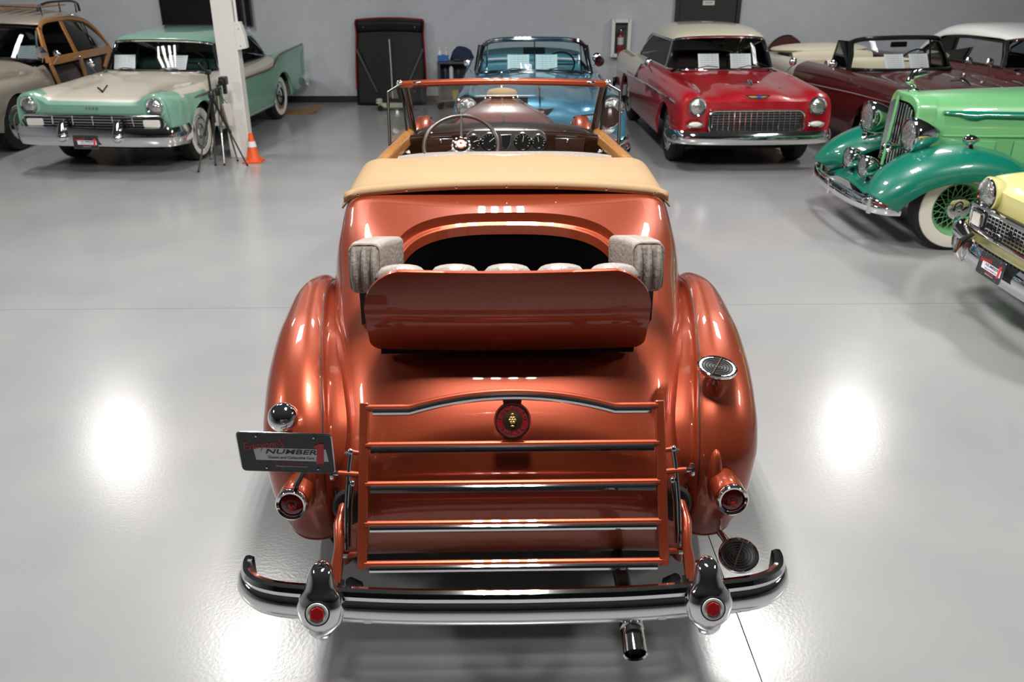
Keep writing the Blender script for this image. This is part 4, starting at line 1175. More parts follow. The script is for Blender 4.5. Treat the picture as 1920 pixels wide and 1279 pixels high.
def red_rest(t, rows, ar, op):
    shell(t, rows, ar, [('opening', None, op),
                        ('hood', RED, lambda x, y, z: y < 1.42 and abs(x) < .55),
                        ('front_fender', RED, lambda x, y, z: y < 1.62),
                        ('door', RED, lambda x, y, z: y < 2.75),
                        ('rear_quarter', IVORY, lambda x, y, z: (z > .80 - .06 * (y - 2.75) and abs(x) > .6) or abs(x) < .62),
                        ('lower_quarter', RED, lambda x, y, z: True)])
    fascia(t, rows[0], .42, RED, back=.03)
    # grille
    M = frame_m((0, -.012, .62), (1, 0, 0), (0, .10, 1))
    gr = obj('grille_backing', G().prism(rrect(1.12, .225, .07), M @ Matrix.Translation((0, 0, -.02)), .02), BLACK, t, smooth=20)
    obj('grille_frame', G().tube([M @ Vector((p[0], p[1], .012)) for p in rrect(1.14, .245, .08, 6)], .013, 8, closed=True), CHROME, t)
    for k in range(17):
        x = -.53 + 1.06 * k / 16
        h = .105 if abs(x) < .5 else .08
        obj('grille_bar', G().tube([M @ Vector((x, -h, .004)), M @ Vector((x, h, .004))], .0058, 6), CHROME, gr)
    for k in range(7):
        obj('grille_rail', G().tube([M @ Vector((-.54, -.09 + .03 * k, -.004)), M @ Vector((.54, -.09 + .03 * k, -.004))], .0032, 5), CHROME2, gr)
    for sx in (-1, 1):
        headlamp(t, sx * .715, .0, .79, .092)
        pl = obj('parking_lamp', G().lathe([(0, -.03), (.03, -.028), (.05, -.012), (.054, 0)], (sx * .725, .0, .585), (0, 1, 0), 24, sq=(.55, 1.55)), plain('parking_lens', (.72, .70, .64), .25) if 'parking_lens' not in MATS else MATS['parking_lens'], t)
        obj('parking_trim', G().tube([(sx * .725 + .092 * math.cos(2 * PI * k / 24), -.008, .585 + .035 * math.sin(2 * PI * k / 24)) for k in range(24)], .009, 6, closed=True), CHROME, pl)
        obj('side_spear', G().tube([(sx * .928, .25, .80), (sx * .947, 1.2, .80), (sx * .955, 2.5, .78), (sx * .945, 4.4, .70)], .013, 6), CHROME, t)
        obj('belt_dip_trim', G().tube([(sx * .90, 2.62, .975), (sx * .935, 2.74, .86), (sx * .957, 2.80, .76)], .012, 6), CHROME, t)
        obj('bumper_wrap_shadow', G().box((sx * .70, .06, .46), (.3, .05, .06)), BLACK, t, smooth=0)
        mirror_round(t, sx * .98, 1.72, 1.10, sx * .06)
        obj('tail_lamp', G().ball((sx * .84, 4.93, .84), (.05, .05, .1), 12, 8), REDL, t)
    bumper50(t, [(0, -.09), (.3, -.085), (.6, -.06), (.82, -.0), (.93, .10), (.965, .26), (.96, .38)], .435, .075)
    bumper50(t, [(0, 5.03), (.5, 5.01), (.85, 4.93), (.95, 4.75)], .45, .075, 'rear_bumper')
    g = G()
    obj('hood_emblem', G().prism([(-.16, .02), (-.10, .022), (.10, .022), (.16, .02), (.10, -.018), (0, -.035), (-.10, -.018)], frame_m((0, .045, .893), (1, 0, 0), (0, .55, .83)), .012), CHROME, t, smooth=20)
    obj('emblem_gold_bar', G().prism([(-.12, .006), (.12, .006), (.08, -.012), (-.08, -.012)], frame_m((0, .04, .896), (1, 0, 0), (0, .55, .83)), .01), GOLD, t, smooth=0)
    obj('emblem_blue_bar', G().prism([(-.03, -.006), (.015, -.02), (.045, .004), (.0, .012)], frame_m((0.01, .037, .899), (1, 0, 0), (0, .55, .83)), .008), plain('emblem_blue', (.02, .06, .35), .3), t, smooth=0)
    obj('hood_ornament', G().tube([(0, .28, .985), (0, .40, 1.01), (0, .55, 1.02)], [.012, .03, .008], 10).tube([(-.11, .44, 1.0), (0, .38, 1.01), (.11, .44, 1.0)], .010, 8), CHROME, t)
    base = [(0, 1.40, 1.035), (.35, 1.42, 1.035), (.60, 1.52, 1.03), (.70, 1.70, 1.02), (.72, 1.80, 1.01)]
    top = [(0, 1.78, 1.415), (.30, 1.79, 1.41), (.50, 1.84, 1.395), (.585, 1.90, 1.375), (.61, 1.95, 1.36)]
    wscreen(t, base, top, TGLASS, CHROME, .02)
    roof = [[(x, y + .0, z) for x, y, z in [(0, 1.77, 1.432), (.30, 1.78, 1.427), (.50, 1.83, 1.41), (.59, 1.90, 1.39), (.625, 1.95, 1.37)]],
            [(0, 2.0, 1.50), (.30, 2.0, 1.49), (.50, 2.02, 1.465), (.61, 2.05, 1.42), (.655, 2.08, 1.375)],
            [(0, 2.5, 1.54), (.30, 2.5, 1.53), (.52, 2.5, 1.50), (.64, 2.5, 1.44), (.68, 2.5, 1.37)],
            [(0, 3.0, 1.53), (.30, 3.0, 1.52), (.52, 3.0, 1.49), (.64, 3.0, 1.43), (.685, 3.0, 1.36)],
            [(0, 3.35, 1.475), (.30, 3.35, 1.465), (.52, 3.33, 1.43), (.65, 3.28, 1.37), (.70, 3.22, 1.29)],
            [(0, 3.65, 1.33), (.30, 3.64, 1.31), (.52, 3.60, 1.28), (.66, 3.5, 1.22), (.73, 3.4, 1.15)],
            [(0, 3.9, 1.04), (.30, 3.88, 1.04), (.54, 3.84, 1.03), (.70, 3.75, 1.02), (.77, 3.6, 1.00)]]
    roof50(t, roof, IVORY, TGLASS2, lambda x, y, z: abs(x) < .56 and y > 3.36 and z < 1.44)
    sidewin(t, [(.72, 1.84, 1.02), (.625, 1.98, 1.355), (.675, 2.5, 1.36), (.68, 3.0, 1.35), (.73, 3.38, 1.16), (.76, 3.5, 1.01)], TGLASS2)
    interior(t, 1.55, 3.7, 1.02, .66, DARK, plain('dark_red_seat', (.035, .01, .012), .6), plain('dash_red', (.03, .02, .02), .5))
    obj('rear_view_mirror', G().box((0, 1.86, 1.335), (.24, .02, .06)), DARK, t, smooth=20, bevel=.01)
    wiper(t, -.42, 1.40, 1.05); wiper(t, .12, 1.37, 1.055)
    wheels(t, .775, .80, 3.72, .345, False)
    underbody(t, 4.9)
    sheet(t, -.175, 1.66, 1.025, 'left price sheet behind the windshield of the red car', tilt=30)
    sheet(t, .26, 1.66, 1.025, 'right price sheet behind the windshield of the red car', tilt=30)
red_hardtop()

# ------------------------------------------------------------------ mint and cream finned sedan
def mint_sedan():
    t = thing('finned_sedan', 'mint green and cream two-tone finned sedan beside the white column', 'car', (-4.80, 10.36, 0), R(-6.3))
    rows = [S(0.0, (0, .80), (.30, .80), (.52, .80), (.64, .86), (.76, .895), (.88, .885), (.93, .78), (.94, .6), (.92, .45)),
            S(.10, (0, .86), (.30, .86), (.52, .865), (.64, .91), (.76, .94), (.89, .915), (.95, .78), (.955, .58), (.93, .38)),
            S(.35, (0, .91), (.30, .905), (.52, .90), (.66, .915), (.80, .935), (.91, .90), (.965, .78), (.97, .56), (.93, .30)),
            S(.9, (0, .965), (.30, .955), (.52, .935), (.68, .93), (.84, .93), (.93, .88), (.975, .76), (.98, .55), (.93, .28)),
            S(1.5, (0, 1.01), (.30, 1.0), (.52, .985), (.70, .965), (.86, .945), (.94, .89), (.98, .76), (.985, .55), (.93, .27)),
            S(2.3, (0, 1.01), (.30, 1.0), (.52, .99), (.70, .98), (.86, .955), (.95, .90), (.985, .76), (.985, .55), (.93, .27)),
            S(3.3, (0, 1.0), (.30, 1.0), (.52, .99), (.70, .985), (.86, .97), (.95, .915), (.985, .78), (.985, .55), (.93, .27)),
            S(3.9, (0, 1.0), (.30, 1.0), (.52, .985), (.72, .97), (.90, 1.02), (.97, .97), (.985, .80), (.98, .55), (.93, .28)),
            S(4.5, (0, .95), (.30, .95), (.52, .945), (.76, .93), (.945, 1.045), (.99, 1.01), (.975, .82), (.97, .58), (.92, .32)),
            S(4.9, (0, .88), (.30, .88), (.52, .875), (.78, .87), (.97, 1.055), (1.0, 1.02), (.96, .84), (.95, .60), (.90, .38))]
    cream = lambda x, y, z: abs(x) > .5 and (y > 1.0 and y < 3.9 and z > .80 + .02 * y and z < .93) or (3.0 < y < 4.1 and z > .86 and z < .965)
    op = lambda x, y, z: 1.65 < y < 3.75 and abs(x) < .74 and z > .95
    shell(t, rows, [(.85, .33, .41), (3.85, .33, .40)],
          [('opening', None, op),
           ('hood', CREAM, lambda x, y, z: y < 1.5 and z > .80 and abs(x) < .60 + .28 * min(1, max(0, (y - .12) / .3)) and y > .05),
           ('front_fender', CREAM, lambda x, y, z: .35 < y < 1.9 and z > .875 - .03 * y),
           ('front_side', MINT, lambda x, y, z: y < 1.75),
           ('door_upper', CREAM, lambda x, y, z: y < 3.55 and z > .82 and abs(x) > .7),
           ('door', MINT, lambda x, y, z: y < 3.0),
           ('deck_lid', CREAM, lambda x, y, z: abs(x) < .78),
           ('rear_quarter', MINT, lambda x, y, z: True)])
    fascia(t, rows[0], .45, MINT, back=.03, inset=.02)
    rc = [(x, y, z) for x, y, z in rows[-1]]
    obj('tail_panel', G().grid(mirror([curve(rc, 4), [(x * .97, y + .02 - .1 * (1 - z / 1.2), .45 if z > .45 else z) for x, y, z in curve(rc, 4)]])), MINT, t, smooth=50)
    # grille
    gb = obj('grille_backing', G().box((0, -.012, .605), (1.68, .03, .19)), BLACK, t, smooth=0)
    fr = [(-.84, -.03, .685), (.84, -.03, .685), (.89, -.02, .62), (.84, -.03, .52), (.5, -.04, .505), (-.5, -.04, .505), (-.84, -.03, .52), (-.89, -.02, .62)]
    obj('grille_frame', G().tube(fr, .016, 8, closed=True), CHROME, gb)
    for k in range(5):
        obj('grille_bar', G().tube([(-.62, -.035, .545 + .032 * k), (.62, -.035, .545 + .032 * k)], .0075, 6), CHROME, gb)
    for x in (-.5, -.25, 0, .25, .5):
        obj('grille_divider', G().tube([(x, -.042, .525), (x * .98, -.042, .685)], .009, 6), CHROME, gb)
    for sx in (-1, 1):
        obj('parking_lamp', G().prism(rrect(.20, .085, .02), frame_m((sx * .72, -.035, .605), (1, 0, 0), (0, 0, 1)), .03), MATS['parking_lens'], t, smooth=20, bevel=.004)
        obj('headlamp_eyebrow', G().lathe([(.095, .06), (.135, .05), (.142, .0), (.128, -.03), (.105, -.035), (.095, -.02)], (sx * .775, .03, .79), (0, 1, 0), 32), MINT, t, smooth=60)
        headlamp(t, sx * .775, -.0, .79, .088)
        g = obj('bumper_guard', G().tube([(sx * .34, -.12, .44), (sx * .34, -.16, .50), (sx * .34, -.13, .60), (sx * .34, -.10, .64)], [.05, .06, .035, .025], 14), CHROME, t)
        obj('guard_cone', G().ball((sx * .34, -.17, .455), (.062, .06, .055), 16, 10), CHROME, g)
        obj('side_trim', G().tube([(sx * .945, .55, .80), (sx * .985, 1.2, .815), (sx * .995, 2.0, .83), (sx * .995, 3.2, .84), (sx * .99, 3.45, .86)], .017, 6), plain('bronze_trim', (.30, .24, .19), .3, .8) if 'bronze_trim' not in MATS else MATS['bronze_trim'], t)
        obj('fin_trim', G().tube([(sx * .985, 3.45, .86), (sx * .99, 3.55, .94), (sx * .98, 3.8, 1.0), (sx * .985, 4.4, 1.03), (sx * .99, 4.88, 1.055)], .013, 6), MATS['bronze_trim'], t)
        obj('rocker_trim', G().tube([(sx * .955, 1.3, .30), (sx * .955, 3.4, .30)], .018, 6), CHROME, t)
        mirror_round(t, sx * 1.0, 1.85, 1.06, sx * .05)
        obj('tail_lamp', G().lathe([(0, .06), (.06, .055), (.095, .03), (.10, 0), (.11, -.02)], (sx * .82, 5.0, .73), (0, 1, 0), 20), REDL, t)
        obj('tail_bumper_pod', G().tube([(sx * .92, 4.85, .46), (sx * .95, 5.1, .50), (sx * .90, 5.28, .52), (sx * .6, 5.3, .5)], .075, 10), CHROME, t)
    bumper50(t, [(0, -.12), (.4, -.12), (.75, -.09), (.93, -.03), (1.0, .12), (1.0, .32)], .455, .108)
    bumper50(t, [(0, 5.28), (.5, 5.27), (.85, 5.22), (.98, 5.0)], .45, .08, 'rear_bumper')
    obj('hood_ornament', G().prism([(-.07, .03), (0, -.03), (.07, .06), (.055, .07), (0, .0), (-.06, .045)], frame_m((0, .30, .925), (1, 0, 0), (0, .3, .95)), .012), CHROME2, t, smooth=0)
    text('nose_lettering', 'F O R D', .035, CHROME2, t, frame_m((0, -.006, .765), (1, 0, 0), (0, .1, 1)), ext=.003, xs=1.3)
    base = [(0, 1.50, 1.00), (.40, 1.52, 1.0), (.66, 1.62, .99), (.76, 1.80, .975), (.78, 1.92, .965)]
    top = [(0, 1.86, 1.36), (.35, 1.87, 1.355), (.56, 1.92, 1.34), (.66, 2.0, 1.315), (.69, 2.06, 1.30)]
    wscreen(t, base, top, TGLASS, CHROME, .02)
    roof = [[(0, 1.84, 1.38), (.35, 1.85, 1.375), (.56, 1.90, 1.36), (.67, 1.99, 1.335), (.705, 2.06, 1.31)],
            [(0, 2.1, 1.43), (.35, 2.1, 1.425), (.58, 2.12, 1.40), (.69, 2.15, 1.36), (.72, 2.18, 1.315)],
            [(0, 2.7, 1.455), (.35, 2.7, 1.45), (.58, 2.7, 1.425), (.70, 2.7, 1.38), (.74, 2.7, 1.32)],
            [(0, 3.2, 1.45), (.35, 3.2, 1.445), (.58, 3.2, 1.42), (.70, 3.2, 1.37), (.75, 3.2, 1.31)],
            [(0, 3.45, 1.40), (.35, 3.45, 1.395), (.58, 3.43, 1.37), (.71, 3.4, 1.32), (.765, 3.35, 1.25)],
            [(0, 3.75, 1.18), (.35, 3.74, 1.175), (.58, 3.70, 1.16), (.73, 3.62, 1.13), (.79, 3.52, 1.10)],
            [(0, 3.95, 1.0), (.35, 3.93, 1.0), (.58, 3.88, .99), (.75, 3.78, .98), (.82, 3.65, .97)]]
    roof50(t, roof, MINT, TGLASS2, lambda x, y, z: abs(x) < .60 and y > 3.42 and z < 1.39)
    sidewin(t, [(.785, 1.95, .965), (.70, 2.08, 1.295), (.735, 2.7, 1.31), (.745, 3.2, 1.30), (.79, 3.5, 1.11), (.815, 3.6, .97)], TGLASS2)
    for sx in (-1, 1):
        obj('door_post', G().box((sx * .765, 2.72, 1.14), (.03, .06, .36), Matrix.Rotation(R(-8 * sx), 3, 'Y')), MINT, t, smooth=0)
    interior(t, 1.62, 3.75, .99, .70, DARK, plain('green_seat', (.05, .11, .09), .6), plain('green_dash', (.03, .06, .05), .5))
    obj('rear_view_mirror', G().box((0, 1.92, 1.29), (.2, .02, .05)), DARK, t, smooth=20, bevel=.01)
    wiper(t, -.5, 1.50, 1.01); wiper(t, .1, 1.47, 1.015)
    wheels(t, .80, .85, 3.85, .355, True)
    underbody(t, 5.1, .64)
    plate_thing(frame_m((-.06, -.17, .405), (1, 0, 0), (0, .1, 1)), t)
    sheet(t, -.50, 1.80, .995, 'left price sheet behind the windshield of the mint green sedan', tilt=32, yaw=10)
    sheet(t, .23, 1.80, .995, 'right price sheet behind the windshield of the mint green sedan', tilt=32, yaw=-6)
mint_sedan()

# ------------------------------------------------------------------ blue convertible behind the copper car
def blue_convertible():
    t = thing('fifties_convertible', 'metallic blue convertible with split windshield parked behind the copper car nose', 'car', (.43, 9.5, 0), R(-.5))
    rows = [S(0.06, (0, .70), (.25, .70), (.45, .71), (.58, .76), (.74, .84), (.88, .82), (.94, .70), (.945, .56), (.92, .42)),
            S(.10, (0, .84), (.25, .84), (.45, .82), (.58, .86), (.75, .99), (.89, .95), (.96, .78), (.965, .58), (.93, .38)),
            S(.22, (0, .96), (.25, .955), (.45, .91), (.58, .92), (.76, 1.03), (.89, .99), (.965, .80), (.97, .58), (.93, .32)),
            S(.6, (0, 1.05), (.25, 1.04), (.45, .97), (.60, .95), (.77, 1.02), (.89, .98), (.97, .80), (.975, .56), (.92, .28)),
            S(1.2, (0, 1.08), (.25, 1.07), (.45, 1.01), (.62, .98), (.78, .995), (.90, .95), (.97, .78), (.975, .56), (.92, .27)),
            S(1.75, (0, 1.07), (.25, 1.065), (.45, 1.04), (.62, 1.01), (.78, .985), (.90, .94), (.975, .80), (.98, .56), (.92, .27)),
            S(2.5, (0, 1.05), (.25, 1.05), (.45, 1.04), (.62, 1.02), (.80, .99), (.91, .94), (.975, .80), (.98, .56), (.92, .27)),
            S(3.9, (0, 1.03), (.25, 1.03), (.45, 1.02), (.62, 1.0), (.80, .97), (.91, .93), (.975, .80), (.98, .56), (.92, .28)),
            S(4.8, (0, .92), (.25, .92), (.45, .91), (.62, .90), (.80, .93), (.90, .89), (.95, .78), (.95, .56), (.90, .34)),
            S(5.2, (0, .62), (.25, .62), (.45, .62), (.62, .64), (.80, .74), (.86, .74), (.89, .68), (.89, .54), (.85, .42))]
    op = lambda x, y, z: 1.9 < y < 3.9 and abs(x) < .74 and z > .93
    shell(t, rows, [(.85, .34, .40), (3.9, .34, .40)],
          [('opening', None, op), ('hood', BLUE, lambda x, y, z: y < 1.6 and abs(x) < .55), ('front_fender', BLUE, lambda x, y, z: y < 1.8), ('door', BLUE, lambda x, y, z: y < 3.0), ('rear_body', BLUE, lambda x, y, z: True)])
    fascia(t, rows[0], .40, BLUE, back=.02)
    gb = obj('grille_backing', G().box((0, .02, .50), (1.3, .06, .16)), BLACK, t, smooth=0)
    obj('grille_top_bar', G().tube(curve([(-.72, .05, .56), (-.4, -.02, .60), (0, -.04, .61), (.4, -.02, .60), (.72, .05, .56)], 5), .022, 8), CHROME, gb)
    for k in range(13):
        x = -.54 + .09 * k
        obj('grille_tooth', G().ball((x, -.02, .52), (.022, .04, .075), 10, 8), CHROME, gb)
    for sx in (-1, 1):
        b = headlamp(t, sx * .79, .06, .885, .10)
        obj('headlamp_hood', G().lathe([(.10, .10), (.13, .05), (.138, .0), (.125, -.02), (.112, -.015)], (sx * .79, .075, .885), (0, 1, 0), 28), CHROME, b)
        obj('fog_lamp', G().lathe([(0, -.03), (.05, -.02), (.07, 0), (.08, .03), (.05, .07)], (sx * .76, .02, .67), (0, 1, 0), 24), CHROME, t)
        g = obj('bumper_guard', G().tube([(sx * .42, -.13, .38), (sx * .42, -.17, .48), (sx * .42, -.12, .60), (sx * .42, -.07, .65)], [.05, .065, .05, .02], 14), CHROME, t)
        obj('guard_bullet', G().lathe([(0, .16), (.03, .14), (.06, .08), (.075, .0), (.07, -.05)], (sx * .42, -.14, .47), (0, -1, 0), 20), CHROME, g)
        obj('bumper_wing', G().tube([(sx * .70, -.06, .48), (sx * .84, .0, .50), (sx * .95, .1, .53), (sx * .99, .22, .55)], [.05, .06, .05, .02], 12), CHROME, t)
        obj('sweep_spear', G().tube([(sx * .955, .35, .74), (sx * .985, 1.2, .74), (sx * .99, 2.6, .62), (sx * .98, 3.3, .50)], .014, 6), CHROME, t)
        obj('tail_lamp', G().ball((sx * .83, 5.14, .72), (.05, .05, .08), 12, 8), REDL, t)
    mirror_round(t, .80, 1.95, 1.21, .05, .06)
    obj('spot_lamp', G().lathe([(0, .05), (.04, .045), (.06, .015), (.062, -.02)], (.82, 1.80, 1.18), (.4, 1, 0), 18), plain('dark_red_glass', (.05, .01, .012), .2), t)
    mirror_round(t, -.86, 1.95, 1.15, -.05, .05)
    bumper50(t, [(0, -.12), (.4, -.11), (.75, -.06), (.92, .02), (1.0, .2), (1.0, .38)], .42, .075)
    bumper50(t, [(0, 5.34), (.5, 5.32), (.85, 5.22), (.98, 5.0)], .45, .08, 'rear_bumper')
    obj('hood_ornament', G().tube([(0, .10, .92), (0, .17, .99), (0, .30, 1.05), (0, .50, 1.075)], [.006, .012, .018, .006], 8), CHROME, t)
    em = obj('hood_badge', G().prism([(-.16, .05), (-.06, .035), (0, .045), (.06, .035), (.16, .05), (.09, -.02), (0, -.05), (-.09, -.02)], frame_m((0, .075, .83), (1, 0, 0), (0, .25, 1)), .014), CHROME, t, smooth=20)
    obj('badge_shield', G().prism([(-.05, .02), (.05, .02), (.035, -.02), (0, -.035), (-.035, -.02)], frame_m((0, .062, .83), (1, 0, 0), (0, .25, 1)), .012), plain('badge_orange', (.5, .12, .06), .3), em, smooth=0)
    obj('cowl_vent', G().box((0, 1.55, 1.065), (.42, .08, .02)), CHROME2, t, smooth=20, bevel=.006)
    base = [(0, 1.72, 1.075), (.36, 1.76, 1.065), (.60, 1.86, 1.04), (.74, 2.02, 1.00)]
    top = [(0, 2.02, 1.425), (.32, 2.04, 1.42), (.54, 2.10, 1.395), (.66, 2.20, 1.33)]
    fm = plain('dark_chrome_frame', (.18, .20, .21), .15, 1)
    ws = wscreen(t, base, top, thinglass('blue_green_glass', (.70, .86, .87), .35), fm, .024)
    obj('windshield_header', G().tube([(x, y, z + .016) for x, y, z in mirror([curve(top, 5)])[0]], .020, 8), CHROME, ws)
    obj('centre_divider', G().tube([(0, 1.72, 1.075), (0, 1.84, 1.25), (0, 2.02, 1.425)], .008, 6), fm, ws)
    for sx in (-1, 1):
        obj('vent_post', G().tube([(sx * .62, 2.10, 1.0), (sx * .60, 2.18, 1.38)], .012, 6), CHROME, t)
        wing = [(sx * .74, 2.04, 1.0), (sx * .665, 2.22, 1.32), (sx * .72, 2.45, 1.32), (sx * .78, 2.40, 1.0)]
        o = obj('vent_window', G().add(wing, [(0, 1, 2, 3)]), TGLASS, t, smooth=0)
        obj('vent_frame', G().tube(wing, .012, 6, closed=True), fm, o)
    bl = plain('blue_vinyl', (.06, .20, .28), .4)
    interior(t, 1.9, 3.9, 1.02, .72, plain('blue_trim', (.03, .09, .13), .5), bl, bl)
    for sx in (-1, 1):
        obj('seat_piping', G().tube([(sx * .62, 2.78, 1.10), (0 + sx * .08, 2.76, 1.12)], .014, 6), plain('white_piping', (.7, .72, .72), .4) if 'white_piping' not in MATS else MATS['white_piping'], t)
    obj('folded_top', G().ball((0, 4.05, 1.05), (.78, .22, .09), 24, 10), plain('dark_top_cloth', (.05, .09, .12), .8), t)
    obj('rear_view_mirror', G().box((0, 2.06, 1.285), (.28, .02, .085)), DARK, t, smooth=20, bevel=.012)
    wiper(t, -.46, 1.70, 1.07, .36); wiper(t, .1, 1.69, 1.08, .36)
    wheels(t, .79, .85, 3.9, .355, True)
    underbody(t, 5.1, .64)
    sheet(t, -.205, 1.93, 1.06, 'left price sheet behind the windshield of the blue convertible', tilt=28)
    sheet(t, .155, 1.93, 1.06, 'right price sheet behind the windshield of the blue convertible', tilt=28)
blue_convertible()

def beam(g, p, q, w_, h, up=(0, 0, 1)):
    p, q = Vector(p), Vector(q)
    d = (q - p); l = d.length; d.normalize()
    u = Vector(up); u = (u - d * u.dot(d)).normalized(); s = d.cross(u)
    M = Matrix((d, s, u)).transposed()
    return g.box((p + q) / 2, (l, w_, h), M)
# ------------------------------------------------------------------ wood-bodied wagon
def woodie():
    t = thing('wood_bodied_car', 'greige forties car with honey wood framed doors and chrome roof rack', 'car', (-7.36, 10.93, 0), R(-1.5))
    rows = [S(0.05, (0, .74), (.20, .74), (.36, .73), (.50, .74), (.66, .82), (.80, .80), (.87, .70), (.88, .58), (.85, .45)),
            S(.15, (0, .92), (.20, .91), (.36, .85), (.50, .83), (.66, .90), (.81, .88), (.90, .76), (.91, .58), (.88, .38)),
            S(.45, (0, 1.02), (.20, 1.0), (.36, .93), (.50, .87), (.68, .935), (.84, .91), (.93, .80), (.94, .58), (.90, .30)),
            S(1.0, (0, 1.08), (.20, 1.06), (.38, .98), (.52, .90), (.72, .935), (.86, .91), (.945, .80), (.95, .56), (.90, .28)),
            S(1.55, (0, 1.10), (.22, 1.09), (.42, 1.04), (.60, .97), (.76, .93), (.87, .89), (.94, .78), (.95, .55), (.90, .28)),
            S(2.0, (0, 1.10), (.24, 1.10), (.46, 1.08), (.68, 1.03), (.80, .98), (.87, .88), (.91, .72), (.93, .52), (.90, .28)),
            S(3.4, (0, 1.08), (.24, 1.08), (.46, 1.07), (.70, 1.03), (.82, .98), (.88, .88), (.91, .72), (.93, .52), (.90, .28)),
            S(4.9, (0, 1.06), (.24, 1.06), (.46, 1.05), (.70, 1.0), (.80, .95), (.85, .86), (.87, .72), (.88, .52), (.85, .34))]
    op = lambda x, y, z: y > 1.75 and (z > .97 or (abs(x) < .7))
    shell(t, rows, [(.86, .34, .40), (3.85, .34, .40)],
          [('opening', None, op), ('hood', GREIGE, lambda x, y, z: y < 1.6 and abs(x) < .50), ('front_fender', GREIGE, lambda x, y, z: y < 1.95), ('lower_side', GREIGE, lambda x, y, z: z < .60), ('mahogany_side', DWOOD, lambda x, y, z: True)])
    fascia(t, rows[0], .42, GREIGE, back=.02)
    for sx in (-1, 1):
        headlamp(t, sx * .69, .06, .72, .09)
        X = lambda x, y, z: (sx * x, y, z)
        for nm, p, q, w_, h in (('belt_rail', (.905, 1.92, 1.02), (.895, 3.95, 1.0), .035, .11), ('front_post', (.90, 1.90, 1.0), (.77, 2.08, 1.46), .035, .085), ('door_post', (.905, 2.78, .99), (.76, 2.72, 1.53), .035, .09),
                               ('lower_front_post', (.915, 1.92, 1.0), (.94, 2.06, .60), .03, .08), ('lower_door_post', (.915, 2.82, 1.0), (.94, 2.86, .58), .03, .09),
                               ('lower_rear_post', (.91, 3.85, 1.0), (.93, 3.55, .75), .03, .08), ('sill_rail', (.94, 2.05, .60), (.93, 3.45, .60), .03, .07)):
            o = obj(nm, beam(G(), X(*p), X(*q), h, w_, (sx, 0, .25)), HONEY if 'rail' in nm else HONEYV, t, smooth=20, bevel=.008)
        arc = curve([(.775, 2.07, 1.45), (.762, 2.14, 1.52), (.75, 2.35, 1.555), (.748, 2.9, 1.56), (.765, 3.35, 1.50), (.80, 3.68, 1.34), (.85, 3.88, 1.12), (.885, 3.95, 1.0)], 4)
        ring = []
        for (x, y, z) in arc: ring.append([X(x + .02, y, z + .03), X(x + .035, y, z - .0), X(x + .04, y - .0, z - .035), X(x + .01, y, z - .05), X(x - .01, y, z)])
        obj('arched_top_rail', G().grid(ring, closed=True), HONEY, t, smooth=50)
        for q in ([(.885, 2.0, 1.06), (.785, 2.14, 1.46), (.765, 2.3, 1.52), (.765, 2.68, 1.525), (.885, 2.73, 1.06)], [(.885, 2.84, 1.06), (.765, 2.78, 1.525), (.77, 3.1, 1.50), (.785, 3.4, 1.43), (.83, 3.7, 1.25), (.885, 3.86, 1.06)]):
            w_ = obj('side_window', G().add([X(*p) for p in q], [tuple(range(len(q)))]), TGLASS2, t, smooth=0)
        obj('window_divider', G().tube([X(.89, 3.38, 1.06), X(.80, 3.36, 1.46)], .009, 6), CHROME, t)
        obj('door_handle', G().tube([X(.94, 2.62, 1.0), X(.95, 2.74, 1.0)], .014, 8).ball(X(.945, 2.76, 1.0), .024, 10, 8), CHROME, t)
        m = obj('spot_lamp', G().lathe([(0, .07), (.05, .06), (.075, .02), (.078, -.02), (.0, -.03)], X(.93, 1.72, 1.17), (0, 1, 0), 20), CHROME, t)
        obj('spot_lamp_arm', G().tube([X(.93, 1.74, 1.14), X(.86, 1.82, 1.03)], .012, 8), CHROME, m)
        mirror_round(t, sx * 1.04, 1.92, 1.13, sx * .08, .055)
    bumper50(t, [(0, -.10), (.4, -.09), (.75, -.03), (.90, .10), (.93, .28)], .45, .075)
    base = [(0, 1.62, 1.11), (.34, 1.66, 1.10), (.60, 1.78, 1.07), (.76, 1.96, 1.03)]
    top = [(0, 2.02, 1.50), (.32, 2.04, 1.49), (.54, 2.10, 1.475), (.68, 2.18, 1.45)]
    wscreen(t, base, top, TGLASS2, BLACK, .018)
    roof = [[(0, 1.97, 1.535), (.32, 1.99, 1.53), (.54, 2.05, 1.515), (.70, 2.10, 1.50), (.775, 2.13, 1.50)],
            [(0, 2.2, 1.62), (.32, 2.2, 1.61), (.54, 2.22, 1.60), (.70, 2.24, 1.58), (.775, 2.26, 1.55)],
            [(0, 2.9, 1.665), (.32, 2.9, 1.655), (.54, 2.9, 1.64), (.71, 2.9, 1.61), (.785, 2.9, 1.57)],
            [(0, 3.4, 1.63), (.32, 3.4, 1.62), (.54, 3.4, 1.60), (.71, 3.38, 1.56), (.80, 3.35, 1.51)],
            [(0, 3.85, 1.47), (.32, 3.84, 1.46), (.54, 3.82, 1.43), (.72, 3.75, 1.39), (.83, 3.68, 1.35)],
            [(0, 4.25, 1.06), (.32, 4.22, 1.06), (.56, 4.15, 1.05), (.76, 4.05, 1.04), (.88, 3.96, 1.02)]]
    roof50(t, roof, GREIGE, TGLASS2, lambda x, y, z: abs(x) < .5 and y > 3.7 and z < 1.45 and z > 1.1)
    obj('rear_deck', G().grid(mirror(surf([[(0, 4.1, 1.06), (.4, 4.08, 1.05), (.86, 3.9, 1.0)], [(0, 4.6, 1.0), (.4, 4.6, .99), (.82, 4.5, .93)], [(0, 4.9, .8), (.4, 4.9, .8), (.8, 4.85, .75)], [(0, 4.95, .5), (.4, 4.95, .5), (.8, 4.9, .5)]], 4, 4))), GREIGE, t, smooth=60)
